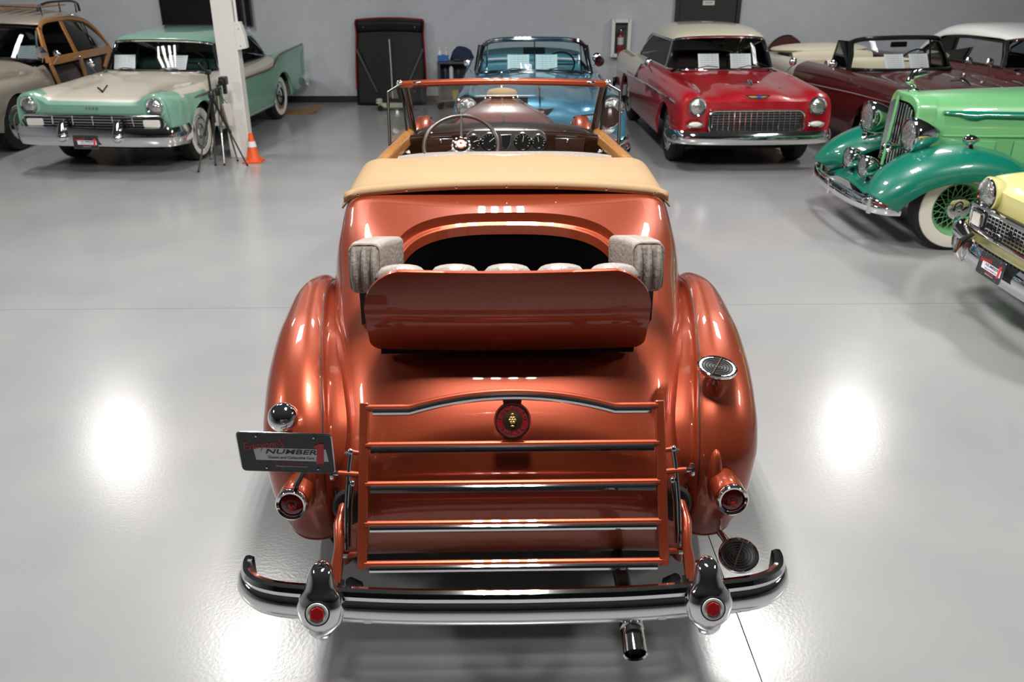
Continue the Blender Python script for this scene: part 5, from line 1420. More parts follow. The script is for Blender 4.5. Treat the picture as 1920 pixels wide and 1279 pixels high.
    # rack
    rk = obj('roof_rack_rail', G().tube(curve([(.62, 2.42, 1.66), (.66, 2.48, 1.745), (.68, 2.75, 1.775), (.68, 3.3, 1.765), (.66, 3.6, 1.70), (.65, 3.64, 1.60)], 5), .018, 8), plain('dark_rack_metal', (.05, .04, .035), .3, .6), t)
    obj('roof_rack_rail', G().tube(curve([(-.62, 2.42, 1.66), (-.66, 2.48, 1.745), (-.68, 2.75, 1.775), (-.68, 3.3, 1.765), (-.66, 3.6, 1.70), (-.65, 3.64, 1.60)], 5), .018, 8), MATS['dark_rack_metal'], t)
    obj('rack_cross_bar', G().tube([(-.66, 2.46, 1.70), (0, 2.40, 1.735), (.66, 2.46, 1.70)], .014, 8), CHROME, rk)
    for sx in (-1, 1):
        for y in (2.45, 3.0, 3.5):
            obj('rack_foot', G().tube([(sx * .67, y, 1.585), (sx * .67, y, 1.76)], [.022, .012], 8), CHROME, rk)
    for k in range(7):
        x = -.48 + .16 * k
        obj('rack_slat', beam(G(), (x, 2.45, 1.70), (x, 3.5, 1.70), .07, .018), HONEY, rk, smooth=0)
    interior(t, 1.85, 3.9, 1.06, .72, DARK, DARK, DARK)
    wheels(t, .80, .86, 3.85, .36, False)
    underbody(t, 4.8, .62)
    sheet(t, .60, 1.95, 1.045, 'price sheet behind the windshield of the wood-bodied car', tilt=26, yaw=14)
woodie()

# ------------------------------------------------------------------ maroon convertible and its neighbour
def maroon_convertible():
    t = thing('maroon_convertible', 'maroon convertible with cream rear quarters parked behind the green classic car', 'car', (5.68, 10.2, 0), R(9))
    rows = [[(x, y, z) for x, y, z in r] for r in bel_rows()]
    op = lambda x, y, z: 1.55 < y < 3.9 and abs(x) < .74 and z > .95
    CQ = paint('pale_cream_paint', srgb(206, 204, 192))
    shell(t, rows, [(.80, .33, .40), (3.72, .33, .40)],
          [('opening', None, op), ('hood', MAROON, lambda x, y, z: y < 1.42 and abs(x) < .55), ('front_fender', MAROON, lambda x, y, z: y < 1.62), ('door', MAROON, lambda x, y, z: y < 2.9),
           ('rear_quarter', CQ, lambda x, y, z: True)])
    fascia(t, rows[0], .42, MAROON, back=.03)
    gb = obj('grille_backing', G().box((0, -.005, .62), (1.1, .03, .2)), BLACK, t, smooth=0)
    for k in range(8): obj('grille_bar', G().box((0, -.025, .54 + .024 * k), (1.08, .012, .006)), CHROME, gb, smooth=0)
    for sx in (-1, 1):
        headlamp(t, sx * .715, .0, .79, .092)
        obj('side_spear', G().tube([(sx * .928, .25, .78), (sx * .95, 1.2, .78), (sx * .957, 2.7, .74), (sx * .945, 4.4, .68)], .013, 6), CHROME, t)
        mirror_round(t, sx * 1.0, 1.72, 1.09, sx * .06)
        w_ = [(sx * .72, 1.82, 1.02), (sx * .63, 1.98, 1.34), (sx * .69, 2.2, 1.34), (sx * .76, 2.2, 1.01)]
        o = obj('vent_window', G().add(w_, [(0, 1, 2, 3)]), TGLASS, t, smooth=0)
        obj('vent_frame', G().tube(w_, .014, 6, closed=True), BLACK, o)
        obj('fender_crest_trim', G().tube([(sx * .73, .15, .955), (sx * .735, .35, .985), (sx * .74, .5, .99)], [.006, .02, .006], 8), CHROME, t)
    bumper50(t, [(0, -.09), (.3, -.085), (.6, -.06), (.82, -.0), (.93, .10), (.965, .26), (.96, .38)], .435, .075)
    obj('hood_ornament', G().tube([(0, .28, .985), (0, .42, 1.03), (0, .6, 1.03)], [.012, .03, .008], 10).tube([(-.12, .50, 1.01), (0, .42, 1.03), (.12, .50, 1.01)], .010, 8), CHROME, t)
    base = [(0, 1.40, 1.035), (.35, 1.42, 1.035), (.60, 1.52, 1.03), (.70, 1.70, 1.02), (.72, 1.80, 1.01)]
    top = [(0, 1.78, 1.40), (.32, 1.79, 1.395), (.54, 1.84, 1.38), (.62, 1.90, 1.355), (.64, 1.96, 1.33)]
    ws = wscreen(t, base, top, TGLASS, plain('black_frame', (.015, .02, .02), .15, .3), .026)
    obj('windshield_header', G().tube([(x, y + .02, z + .012) for x, y, z in mirror([curve(top, 5)])[0]], .022, 8), MATS['black_frame'], ws)
    cv = plain('cream_vinyl', srgb(208, 200, 180), .5)
    interior(t, 1.55, 3.8, 1.01, .70, plain('beige_trim', srgb(170, 160, 140), .6), cv, plain('dash_maroon', (.04, .012, .012), .5))
    obj('top_boot', G().ball((0, 3.95, 1.06), (.82, .30, .085), 24, 10), cv, t)
    obj('rear_view_mirror', G().box((0, 1.86, 1.31), (.24, .02, .07)), DARK, t, smooth=20, bevel=.01)
    sp = obj('spare_wheel_cover', G().lathe([(0, .09), (.26, .085), (.33, .05), (.345, 0), (.33, -.05), (.0, -.06)], (0, 5.12, .83), (0, 1, .1), 32), MAROON, t)
    obj('spare_cover_ring', G().lathe([(.335, .05), (.352, .03), (.352, -.03), (.335, -.05)], (0, 5.12, .83), (0, 1, .1), 32), CHROME, sp)
    wheels(t, .775, .80, 3.72, .345, True)
    underbody(t, 4.9)
    sheet(t, -.12, 1.66, 1.02, 'left price sheet behind the windshield of the maroon convertible', tilt=30)
    sheet(t, .24, 1.66, 1.02, 'right price sheet behind the windshield of the maroon convertible', tilt=30)
maroon_convertible()

def white_roof_coupe():
    t = thing('white_roof_coupe', 'maroon hardtop coupe with white roof at the right edge behind the convertible', 'car', (7.82, 10.25, 0), R(10))
    rows = bel_rows()
    op = lambda x, y, z: 1.5 < y < 3.75 and abs(x) < .70 and z > .98
    shell(t, rows, [(.80, .33, .40), (3.72, .33, .40)], [('opening', None, op), ('hood', MAROON, lambda x, y, z: y < 1.42 and abs(x) < .55), ('front_fender', MAROON, lambda x, y, z: y < 1.62), ('door', MAROON, lambda x, y, z: y < 2.75), ('rear_quarter', MAROON, lambda x, y, z: True)])
    fascia(t, rows[0], .42, MAROON, back=.03)
    gb = obj('grille_backing', G().box((0, -.005, .62), (1.1, .03, .2)), BLACK, t, smooth=0)
    for k in range(8): obj('grille_bar', G().box((0, -.025, .54 + .024 * k), (1.08, .012, .006)), CHROME, gb, smooth=0)
    for sx in (-1, 1): headlamp(t, sx * .715, .0, .79, .092)
    bumper50(t, [(0, -.09), (.3, -.085), (.6, -.06), (.82, -.0), (.93, .10), (.965, .26), (.96, .38)], .435, .075)
    base = [(0, 1.40, 1.035), (.35, 1.42, 1.035), (.60, 1.52, 1.03), (.70, 1.70, 1.02), (.72, 1.80, 1.01)]
    top = [(0, 1.74, 1.40), (.30, 1.75, 1.395), (.52, 1.80, 1.38), (.62, 1.86, 1.36), (.645, 1.92, 1.345)]
    wscreen(t, base, top, TGLASS2, CHROME, .024)
    WR = paint('white_paint', srgb(222, 222, 220))
    roof = [[(0, 1.72, 1.42), (.30, 1.73, 1.415), (.52, 1.78, 1.40), (.63, 1.85, 1.38), (.66, 1.92, 1.36)],
            [(0, 2.0, 1.48), (.30, 2.0, 1.475), (.52, 2.02, 1.455), (.64, 2.05, 1.42), (.68, 2.08, 1.375)],
            [(0, 2.6, 1.52), (.30, 2.6, 1.515), (.52, 2.6, 1.495), (.66, 2.6, 1.44), (.70, 2.6, 1.37)],
            [(0, 3.1, 1.50), (.30, 3.1, 1.495), (.52, 3.1, 1.47), (.66, 3.1, 1.41), (.71, 3.1, 1.33)],
            [(0, 3.45, 1.42), (.30, 3.45, 1.41), (.52, 3.43, 1.38), (.67, 3.38, 1.32), (.72, 3.32, 1.25)],
            [(0, 3.9, 1.05), (.30, 3.88, 1.05), (.54, 3.84, 1.04), (.70, 3.75, 1.03), (.77, 3.65, 1.02)]]
    roof50(t, roof, WR, TGLASS2, lambda x, y, z: abs(x) < .56 and y > 3.46 and z < 1.40)
    sidewin(t, [(.72, 1.84, 1.02), (.66, 1.96, 1.335), (.695, 2.6, 1.35), (.705, 3.05, 1.32), (.735, 3.45, 1.10), (.75, 3.5, 1.02)], TGLASS2, BLACK, .018)
    interior(t, 1.55, 3.7, 1.02, .66)
    for sx in (-1, 1):
        mirror_round(t, sx * 1.0, 1.72, 1.10, sx * .06, .06)
    obj('antenna', G().tube([(-.80, 1.15, .98), (-.80, 1.25, 1.25)], .006, 6), CHROME, t)
    wheels(t, .775, .80, 3.72, .345, True)
    underbody(t, 4.9)
white_roof_coupe()

# ------------------------------------------------------------------ pale yellow car at the right edge
def yellow_car():
    t = thing('yellow_sedan', 'pale yellow sedan nose with chrome mesh grille at the right edge', 'car', (3.60, 5.42, 0), R(-90))
    rows = bel_rows()
    op = lambda x, y, z: 1.5 < y < 3.75 and abs(x) < .70 and z > .98
    shell(t, rows, [(.80, .33, .40), (3.72, .33, .40)], [('opening', None, op), ('hood', YELLOW, lambda x, y, z: y < 1.42 and abs(x) < .55), ('front_fender', YELLOW, lambda x, y, z: y < 1.62), ('door', YELLOW, lambda x, y, z: y < 2.75), ('rear_quarter', YELLOW, lambda x, y, z: True)], 10, 4)
    fascia(t, rows[0], .34, YELLOW, back=.03)
    gb = obj('grille_backing', G().box((0, -.02, .62), (1.62, .04, .19)), BLACK, t, smooth=0)
    obj('grille_frame', G().tube([(-.80, -.05, .705), (.80, -.05, .705), (.83, -.03, .62), (.76, -.045, .53), (-.76, -.045, .53), (-.83, -.03, .62)], .02, 8, closed=True), CHROME, gb)
    for k in range(6): obj('grille_bar', G().box((0, -.045, .555 + .026 * k), (1.2, .012, .007)), CHROME, gb, smooth=0)
    for k in range(25): obj('grille_upright', G().box((-.58 + 1.16 * k / 24, -.048, .62), (.007, .012, .165)), CHROME, gb, smooth=0)
    for sx in (-1, 1):
        headlamp(t, sx * .72, -.01, .80, .10)
        obj('headlamp_visor', G().lathe([(.11, .08), (.128, .03), (.13, -.005), (.118, -.012)], (sx * .72, -.005, .80), (0, 1, .0), 28), YELLOW, t)
        p = obj('parking_lamp', G().prism(rrect(.125, .10, .02), frame_m((sx * .70, -.055, .617), (1, 0, 0), (0, 0, 1)), .03), MATS['parking_lens'], t, smooth=20, bevel=.005)
        obj('parking_trim', G().tube([(sx * .70 + a, -.075, .617 + b) for a, b in rrect(.145, .125, .025, 3)], .009, 6, closed=True), CHROME, p)
        g = obj('bumper_guard', G().tube([(sx * .50, -.23, .36), (sx * .50, -.265, .43), (sx * .50, -.25, .50), (sx * .50, -.18, .56)], [.02, .036, .036, .02], 12), CHROME, t)
        obj('bumper_wing', G().tube([(sx * .54, -.17, .49), (sx * .72, -.16, .52), (sx * .88, -.08, .53), (sx * .95, .08, .53)], [.03, .055, .06, .03], 12), CHROME, t)
        mirror_round(t, sx * .98, 1.72, 1.10, sx * .06)
    bumper50(t, [(0, -.22), (.3, -.215), (.6, -.18), (.82, -.11), (.93, .02), (.96, .2), (.95, .36)], .44, .085)
    plate_thing(frame_m((-.02, -.29, .475), (1, 0, 0), (0, .12, 1)), t)
    base = [(0, 1.40, 1.035), (.35, 1.42, 1.035), (.60, 1.52, 1.03), (.70, 1.70, 1.02), (.72, 1.80, 1.01)]
    top = [(0, 1.78, 1.415), (.30, 1.79, 1.41), (.50, 1.84, 1.395), (.585, 1.90, 1.375), (.61, 1.95, 1.36)]
    wscreen(t, base, top, TGLASS, CHROME, .02)
    roof = [[(0, 1.77, 1.432), (.30, 1.78, 1.427), (.50, 1.83, 1.41), (.625, 1.95, 1.37)], [(0, 2.5, 1.54), (.30, 2.5, 1.53), (.52, 2.5, 1.50), (.68, 2.5, 1.37)],
            [(0, 3.2, 1.50), (.30, 3.2, 1.49), (.52, 3.2, 1.46), (.70, 3.2, 1.32)], [(0, 3.9, 1.04), (.30, 3.88, 1.04), (.54, 3.84, 1.03), (.77, 3.6, 1.0)]]
    roof50(t, roof, YELLOW, TGLASS2, lambda x, y, z: abs(x) < .52 and y > 3.3 and z < 1.44)
    sidewin(t, [(.72, 1.84, 1.02), (.625, 1.98, 1.355), (.675, 2.5, 1.36), (.70, 3.2, 1.30), (.76, 3.55, 1.01)], TGLASS2)
    interior(t, 1.55, 3.7, 1.02, .66)
    wheels(t, .775, .80, 3.72, .345, True)
    underbody(t, 4.9)
yellow_car()

# ------------------------------------------------------------------ two-tone green classic car
def green_classic():
    t = thing('green_classic_car', 'two-tone green thirties classic car with wire wheels and chrome headlamps', 'car', (3.22, 8.0, 0), R(-90))
    # radiator shell and grille
    rows = []
    out = [(0, 1.275), (.14, 1.27), (.235, 1.235), (.29, 1.15), (.30, 1.0), (.285, .8), (.26, .60)]
    inn = [(0, 1.20), (.10, 1.195), (.185, 1.17), (.235, 1.11), (.25, 1.0), (.24, .8), (.22, .62)]
    for y, prof in ((.66, out), (.56, out), (.515, [(x * 1.0, z) for x, z in out]), (.49, [(x * .95, z - .012 if z > 1.1 else z) for x, z in out]), (.50, inn)):
        rows.append([(x, y - (.05 if prof is inn or True else 0) * max(0, 1 - x / .25), z) for x, z in prof])
    sh = obj('radiator_shell', G().grid(mirror(surf(rows, 4, 4))), GREENL, t, smooth=50)
    for k in range(13):
        x = -.222 + .037 * k
        if k == 6: continue
        zt = 1.185 - 1.2 * max(0, abs(x) - .10) ** 1.6
        y = .475 - .05 * (1 - abs(x) / .25)
        obj('grille_bar', G().tube([(x, y - .02, .62), (x, y, zt)], .0075, 6), CHROME, sh)
    for dx in (-.011, .011):
        obj('grille_spine', G().tube([(dx, .385, .60), (dx, .415, 1.0), (dx, .43, 1.235)], .010, 8), GREENL, sh)
    obj('radiator_core', G().box((0, .58, .9), (.48, .05, .58)), DARK, sh, smooth=0)
    for k in range(9):
        obj('lower_grille_bar', G().tube([(-.14 + .035 * k, .40, .50), (-.14 + .035 * k, .44, .60)], .006, 6), CHROME, sh)
    o = obj('hood_ornament', G().lathe([(.05, 0), (.055, .012), (.035, .022), (.015, .03), (.015, .05)], (0, .56, 1.275), (0, 0, 1), 18), CHROME, t)
    obj('ornament_figure', G().tube([(0, .56, 1.32), (0, .50, 1.37), (0, .53, 1.43), (0, .60, 1.48)], [.02, .04, .034, .008], 10), CHROME, o)
    for sx in (-1, 1): obj('ornament_wing', G().tube([(0, .53, 1.40), (sx * .03, .60, 1.43), (sx * .035, .68, 1.44)], [.016, .014, .004], 8), CHROME, o)
    # hood
    hr = []
    for y, w_, zc in ((.60, .29, 1.272), (1.0, .34, 1.285), (1.5, .39, 1.298), (2.05, .50, 1.31)):
        hr.append([(w_ * a, y, zc - (zc - .62) * b) for a, b in ((0, 0), (.35, .012), (.68, .06), (.90, .17), (1.0, .34), (1.03, .65), (1.02, 1.0))])
    hg = surf(hr, 5, 4)
    hd = obj('hood', G().grid(mirror(hg)), GREENL, t, smooth=60)
    for sx in (-1, 1):
        sp = []
        for q in range(19):
            f = q / 18
            y = .72 + 1.3 * f
            w_ = np.interp(y, [.6, 1.0, 1.5, 2.05], [.29, .34, .40, .50]) * 1.0
            hh = .004 + .028 * min(1, f * 5) * (1 + (.9 if 2 < q < 5 else 0))
            zt = 1.145
            sp.append([(sx * (w_ * .93 + .012), y, zt), (sx * (w_ * .975 + .012), y, zt - hh * .5 - .01), (sx * (w_ * 1.0 + .012), y, zt - hh - .02)])
        obj('hood_spear', G().grid(sp), GREEND, hd, smooth=60, solid=.006)
        obj('hood_molding', G().tube([(sx * .30, .62, .93), (sx * .352, 1.0, .93), (sx * .42, 1.5, .94), (sx * .525, 2.05, .94)], .009, 6), GREENL, hd)
        for y in (1.12, 1.45, 1.78):
            w_ = np.interp(y, [.6, 1.0, 1.5, 2.05], [.29, .34, .40, .50]) * 1.035
            obj('vent_door', G().box((sx * (w_ + .004), y, .80), (.012, .17, .19), Matrix.Rotation(R(-11 * sx), 3, 'Z')), GREENL, hd, smooth=20, bevel=.004)
        # front fenders
        path = [(.0, .50, .60, .88), (.06, .60, .52, .90), (.22, .74, .46, .92), (.48, .855, .42, .925), (.78, .895, .42, .93), (1.08, .85, .44, .93), (1.38, .72, .47, .92), (1.7, .53, .52, .90), (2.0, .42, .55, .90), (2.4, .36, .56, .90)]
        fr = []
        for i, (y, z, xi, xo) in enumerate(path):
            y0, z0 = path[max(0, i - 1)][:2]; y1, z1 = path[min(len(path) - 1, i + 1)][:2]
            l = math.hypot(y1 - y0, z1 - z0); ny, nz = (z1 - z0) / l, -(y1 - y0) / l
            k = 1 if i < 7 else .5
            fr.append([(sx * (xi + (xo - xi) * u), y + ny * d * k, z + nz * d * k) for u, d in ((-.25, .16), (-.08, .05), (.08, .008), (.35, -.01), (.62, .008), (.84, .05), (.96, .11), (1.0, .18), (1.0, .235))])
        obj('front_fender', G().grid(surf(fr, 6, 4)), GREEND, t, smooth=60, solid=.006)
        # headlamps
        c = Vector((sx * .46, .38, .965))
        h = obj('headlamp', G().lathe([(.148, -.0), (.152, .02), (.145, .06), (.12, .13), (.078, .21), (.03, .28), (0, .295)], c, (0, 1, 0), 30), CHROME, t, smooth=60)
        obj('headlamp_rim', G().lathe([(.138, -.02), (.15, -.018), (.156, -.004), (.15, .008)], c, (0, 1, 0), 30), CHROME, h)
        obj('headlamp_lens', G().lathe([(0, -.037), (.06, -.034), (.105, -.024), (.14, -.01)], c, (0, 1, 0), 30), HEADGL, h)
        obj('headlamp_post', G().tube([c + Vector((0, .08, -.1)), c + Vector((-sx * .02, .1, -.26))], [.03, .022], 10), CHROME, h)
        f = Vector((sx * .185 + .02, .12, .63))
        q = obj('fog_lamp', G().lathe([(.098, 0), (.102, .02), (.09, .08), (.055, .135), (0, .155)], f, (0, 1, -.02), 26), CHROME, t, smooth=60)
        obj('fog_rim', G().lathe([(.088, -.015), (.10, -.012), (.104, 0), (.10, .006)], f, (0, 1, -.02), 26), CHROME, q)
        obj('fog_lens', G().lathe([(0, -.028), (.05, -.024), (.09, -.008)], f, (0, 1, -.02), 26), HEADGL, q)
        obj('fog_post', G().tube([f + Vector((0, .05, -.06)), f + Vector((0, .08, -.19))], .015, 8), BLACK, q)
        obj('horn', G().lathe([(.055, 0), (.052, .01), (.03, .05), (.018, .12), (.016, .3)], (sx * .28 - .02, .30, .83), (0, 1, 0), 18), CHROME, t)
        m = obj('fender_lamp', G().lathe([(0, -.06), (.03, -.05), (.045, -.02), (.04, .03), (.015, .08), (0, .09)], (sx * .68, .80, .965), (0, 1, 0), 16), CHROME, t)
        obj('fender_lamp_foot', G().tube([(sx * .68, .81, .94), (sx * .68, .82, .89)], [.02, .035], 10), CHROME, m)
    # apron
    ap = [[(x, y, z - .05 * (x / .5) ** 2) for x in (-.62, -.4, -.2, 0, .2, .4, .62)] for y, z in ((.10, .44), (.18, .50), (.32, .545), (.5, .57))]
    obj('front_apron', G().grid(surf(ap, 4, 3)), GREEND, t, smooth=60, solid=.006)
    # bumper
    half = curve([(0, -.06), (.3, -.05), (.6, .0), (.76, .07), (.83, .16), (.84, .24)], 5)
    plan = [(-x, y) for x, y in reversed(half[1:])] + list(half)
    bp = obj('front_bumper', bumper_g(plan, [(-.012, -.062), (.008, -.06), (.02, -.04), (.022, -.008), (.012, .0), (.022, .008), (.02, .04), (.008, .06), (-.012, .062)], .40), CHROME, t, smooth=30)
    obj('bumper_clasp', G().box((0, -.085, .40), (.035, .03, .145)), CHROME, bp, smooth=20, bevel=.008)
    for sx in (-1, 1):
        obj('bumper_clasp', G().box((sx * .70, .025, .40), (.045, .03, .15), Matrix.Rotation(R(25 * sx), 3, 'Z')), CHROME, bp, smooth=20, bevel=.008)
        obj('bumper_bolt', G().tube([(sx * .70, .04, .46), (sx * .70, .05, .52)], [.03, .022], 12).ball((sx * .70, .05, .525), .026, 12, 8), CHROME, bp)
        obj('bumper_bracket', G().tube([(sx * .42, -.02, .41), (sx * .40, .3, .42), (sx * .36, .7, .45)], .02, 8), BLACK, t)
    # wire wheels
    r = .385
    tyre = {}
    for sg in (-1, 1):
        a = Vector((sg, 0, 0))
        tyre[sg] = dict(
            wheel=mesh_of('wheel', tyre_g((0, 0, 0), r, .20, sg, 56), RUBBER),
            whitewall=mesh_of('whitewall', G().lathe([(r * .62, .09), (r * .635, .098), (r * .78, .106), (r * .90, .098), (r * .915, .09)], (0, 0, 0), a, 56), WHITEW),
            rim=mesh_of('rim', G().lathe([(r * .50, -.05), (r * .52, .01), (r * .54, .055), (r * .565, .07), (r * .60, .085), (r * .625, .10), (r * .632, .09), (r * .61, .06)], (0, 0, 0), a, 48), GREENL),
            hub=mesh_of('hubcap', G().lathe([(0, .125), (.03, .122), (.038, .10), (.045, .098), (.075, .095), (.10, .082), (.108, .06), (.108, .03)], (0, 0, 0), a, 32), CHROME),
            dr=mesh_of('brake_drum', G().lathe([(0, -.02), (r * .42, -.02), (r * .44, -.06)], (0, 0, 0), a, 28), DARK))
        for nm, ofs, side in (('spoke', .05, 1), ('spoke_inner', -.02, -1)):
            g = G().tube([(sg * (.045 if side > 0 else .0), 0, .10), (sg * (.065 if side > 0 else .02), .10 * side, r * .535)], .0034, 5)
            tyre[sg][nm] = mesh_of('spoke', g, GREENL)
    for sg in (-1, 1):
        for y in (.78, 4.3):
            T = tyre[sg]
            w_ = put('wheel', T['wheel'], t); w_.location = (sg * .70, y, r)
            for nm in ('whitewall', 'rim', 'hub', 'dr'):
                put({'hub': 'hubcap', 'dr': 'brake_drum'}.get(nm, nm), T[nm], w_)
            for k in range(18):
                for nm in ('spoke', 'spoke_inner'):
                    o = put('spoke', T[nm], w_); o.rotation_euler = (R(20 * k + (10 if nm != 'spoke' else 0)), 0, 0)
    obj('front_axle', G().tube([(-.66, .78, .36), (.66, .78, .36)], .03, 8), BLACK, t)
    obj('chassis', G().box((0, 2.7, .42), (.8, 4.2, .14)), BLACK, t, smooth=0)
    # body behind the hood
    br = []
    for y, w_, z in ((2.05, .52, 1.20), (2.4, .68, 1.20), (3.1, .76, 1.20), (4.0, .76, 1.20), (4.8, .62, 1.10), (5.0, .45, .9)):
        br.append([(w_ * .93, y, z), (w_, y, z - .06), (w_ * 1.03, y, z - .4), (w_, y, .42)])
    g = surf(br, 5, 4)
    for sx in (-1, 1): obj('body_side', G().grid([[(sx * p[0], p[1], p[2]) for p in r_] for r_ in g]), GREENL, t, smooth=60, solid=.01)
    obj('cowl', G().grid(mirror(surf([[(0, 2.05, 1.31), (.3, 2.05, 1.28), (.46, 2.05, 1.12)], [(0, 2.45, 1.32), (.4, 2.45, 1.29), (.64, 2.45, 1.16)]], 4, 4))), GREENL, t, smooth=60)
    obj('rear_deck', G().grid(mirror(surf([[(0, 4.0, 1.22), (.4, 4.0, 1.22), (.71, 4.0, 1.18)], [(0, 4.7, 1.14), (.35, 4.7, 1.13), (.60, 4.7, 1.06)], [(0, 5.02, .9), (.25, 5.02, .9), (.43, 5.0, .85)]], 4, 4))), GREENL, t, smooth=60)
    wscreen(t, [(0, 2.42, 1.30), (.4, 2.45, 1.27), (.6, 2.5, 1.22)], [(0, 2.6, 1.62), (.4, 2.62, 1.61), (.58, 2.66, 1.58)], TGLASS, CHROME, .014)
    obj('interior_tub', G().box((0, 3.2, .75), (1.2, 1.5, .5)), DARK, t, smooth=0)
    obj('seat_back', G().ball((0, 3.55, 1.08), (.6, .1, .2), 20, 10), plain('green_leather', (.05, .12, .06), .5), t)
    for sx in (-1, 1):
        obj('running_board', G().box((sx * .76, 2.95, .355), (.28, 1.3, .04)), GREEND, t, smooth=20, bevel=.01)
        rp = []
        for y, z in ((3.6, .40), (3.8, .66), (4.1, .84), (4.45, .86), (4.8, .72), (5.0, .5)):
            rp.append([(sx * x, y, z + d) for x, d in ((.60, -.05), (.70, 0), (.80, 0), (.90, -.05), (.93, -.2))])
        obj('rear_fender', G().grid(surf(rp, 5, 3)), GREEND, t, smooth=60, solid=.008)
green_classic()

# ------------------------------------------------------------------ column, wall things, loose things
def beamz(x, y, z0, z1, w_, d): return G().box((x, y, (z0 + z1) / 2), (w_, d, z1 - z0))
def column():
    t = thing('steel_column', 'white painted square column between mint sedan and traffic cone', 'column', (-3.385, 11.2, 0))
    obj('shaft', beamz(0, .10, 0, CEIL, .25, .22), WHITEC, t, smooth=0, bevel=.006)
    obj('corner_channel', beamz(.128, .02, 0, 1.36, .012, .05), WHITEC, t, smooth=0)
    b = obj('junction_box', G().prism([(0, 1.33), (.125, 1.355), (.115, 1.50), (.075, 1.66), (0, 1.66)], Matrix.Translation((.125, .05, 0)) @ Matrix.Rotation(R(90), 4, 'X'), .12), WHITEC, t, smooth=0, bevel=.005)
    obj('conduit', G().tube([(.15, .05, 1.64), (.15, .05, CEIL)], .016, 10), WHITEC, t)
    for z in (1.4, 1.6): obj('box_screw', G().lathe([(0, .004), (.006, .003), (.007, 0)], (.10 + .08, -.012, z - .02), (0, -1, 0), 8), CHROME2, b)
column()
def tv():
    t = thing('wall_television', 'large black flat television on the wall above the mint green sedan', 'television', (-5.06, WALL_Y - .04, 1.32))
    obj('screen_panel', G().box((0, -.02, .40), (1.36, .05, .80)), plain('screen_black', (.006, .006, .007), .25), t, smooth=0, bevel=.008)
    fr = G()
    for x in (-.68, .68): obj('bezel_side', G().box((x, -.03, .40), (.02, .06, .82)), BLACK, t, smooth=0)
    for z in (0, .80): obj('bezel_bar', G().box((0, -.03, z), (1.38, .06, .02)), BLACK, t, smooth=0)
    obj('wall_bracket', G().box((.1, .02, .4), (.5, .04, .3)), BLACK, t, smooth=0)
    sp = thing('wall_speaker', 'slim dark grey speaker on the wall beside the television behind the column', 'speaker', (-4.27, WALL_Y - .05, 1.28))
    obj('cabinet', G().box((0, 0, .33), (.10, .10, .66)), plain('speaker_grey', (.06, .06, .065), .6), sp, smooth=0, bevel=.01)
    obj('speaker_cloth', G().box((0, -.052, .33), (.08, .008, .62)), DARK, sp, smooth=0)
tv()
def hood_panel():
    t = thing('leaning_hood_panel', 'black underside of a red edged car hood leaning upright on the wall', 'hood panel', (-1.87, 15.36, .01))
    rows = []
    us = [-1, -.6, -.2, 0, .2, .6, 1]
    for z, w_, y, bow in ((0, .60, 0, .0), (.25, .605, .05, .01), (.6, .60, .12, .015), (.95, .585, .19, .02), (1.15, .575, .235, .02), (1.34, .585, .27, .03), (1.375, .58, .275, .035)):
        rows.append([(w_ * u, y + .05 * u * u - .03, z + bow * (1 - u * u)) for u in us])
    bk = plain('hood_black', (.006, .0065, .007), .5, spec=.25, bmp=(9, .01, .4, 4))
    o = obj('hood_skin', G().grid(surf(rows, 4, 4)), bk, t, smooth=60, solid=.012)
    obj('raised_rim', G().grid(surf([[(p[0], p[1] - .035, p[2]) for p in rows[5]], [(p[0] * .97, p[1] - .05, p[2] - .05) for p in rows[5]], [(p[0] * .95, p[1] - .035, p[2] - .17) for p in rows[5]]], 3, 4)), bk, t, smooth=60, solid=.01)
    e = [r[-1] for r in rows] ; e2 = [r[0] for r in rows]
    obj('red_edge', G().tube([(p[0] + .006, p[1], p[2]) for p in e[1:]], .012, 6), RED, t)
    obj('red_edge', G().tube([(p[0] - .006, p[1], p[2]) for p in e2[1:]], .012, 6), RED, t)
    obj('red_edge', G().tube([(p[0], p[1], p[2] + .008) for p in curve(rows[-1], 3)], .012, 6), RED, t)
    obj('prop_rod', G().tube([(.0, .12, 1.08), (.015, .04, .6), (.025, -.06, .12)], .013, 8), plain('dull_rod', (.45, .45, .45), .5, .6), t)
    for sx in (-1, 1):
        obj('stiffener', beam(G(), (sx * .57, .10, .92), (sx * .24, -.02, .22), .035, .02, (0, -1, 0)), plain('stiffener_grey', (.035, .036, .038), .5) if 'stiffener_grey' not in MATS else MATS['stiffener_grey'], t, smooth=0, bevel=.004)
        obj('hinge_bolt', G().ball((sx * .44, .17, 1.27), .014, 8, 6), CHROME2, t)
    j = thing('floor_jack', 'pale green hydraulic floor jack on the floor before the leaning hood', 'jack', (-1.78, 14.85, 0), R(0))
    jm = plain('jack_green', srgb(168, 176, 150), .5)
    obj('jack_arm', beam(G(), (-.26, 0, .10), (.30, 0, .10), .07, .05), jm, j, smooth=20, bevel=.01)
    obj('jack_head', G().lathe([(0, .08), (.045, .075), (.055, .05), (.05, .02), (.06, 0)], (-.24, 0, .12), (0, 0, 1), 16), jm, j)
    obj('jack_frame', G().box((0, 0, .075), (.44, .14, .045)), jm, j, smooth=20, bevel=.012)
    for x in (-.22, .28):
        for y in (-.08, .08): obj('caster', G().lathe([(0, -.02), (.045, -.02), (.05, 0), (.045, .02), (0, .02)], (x, y, .05), (0, 1, 0), 16), BLACK, j)
hood_panel()
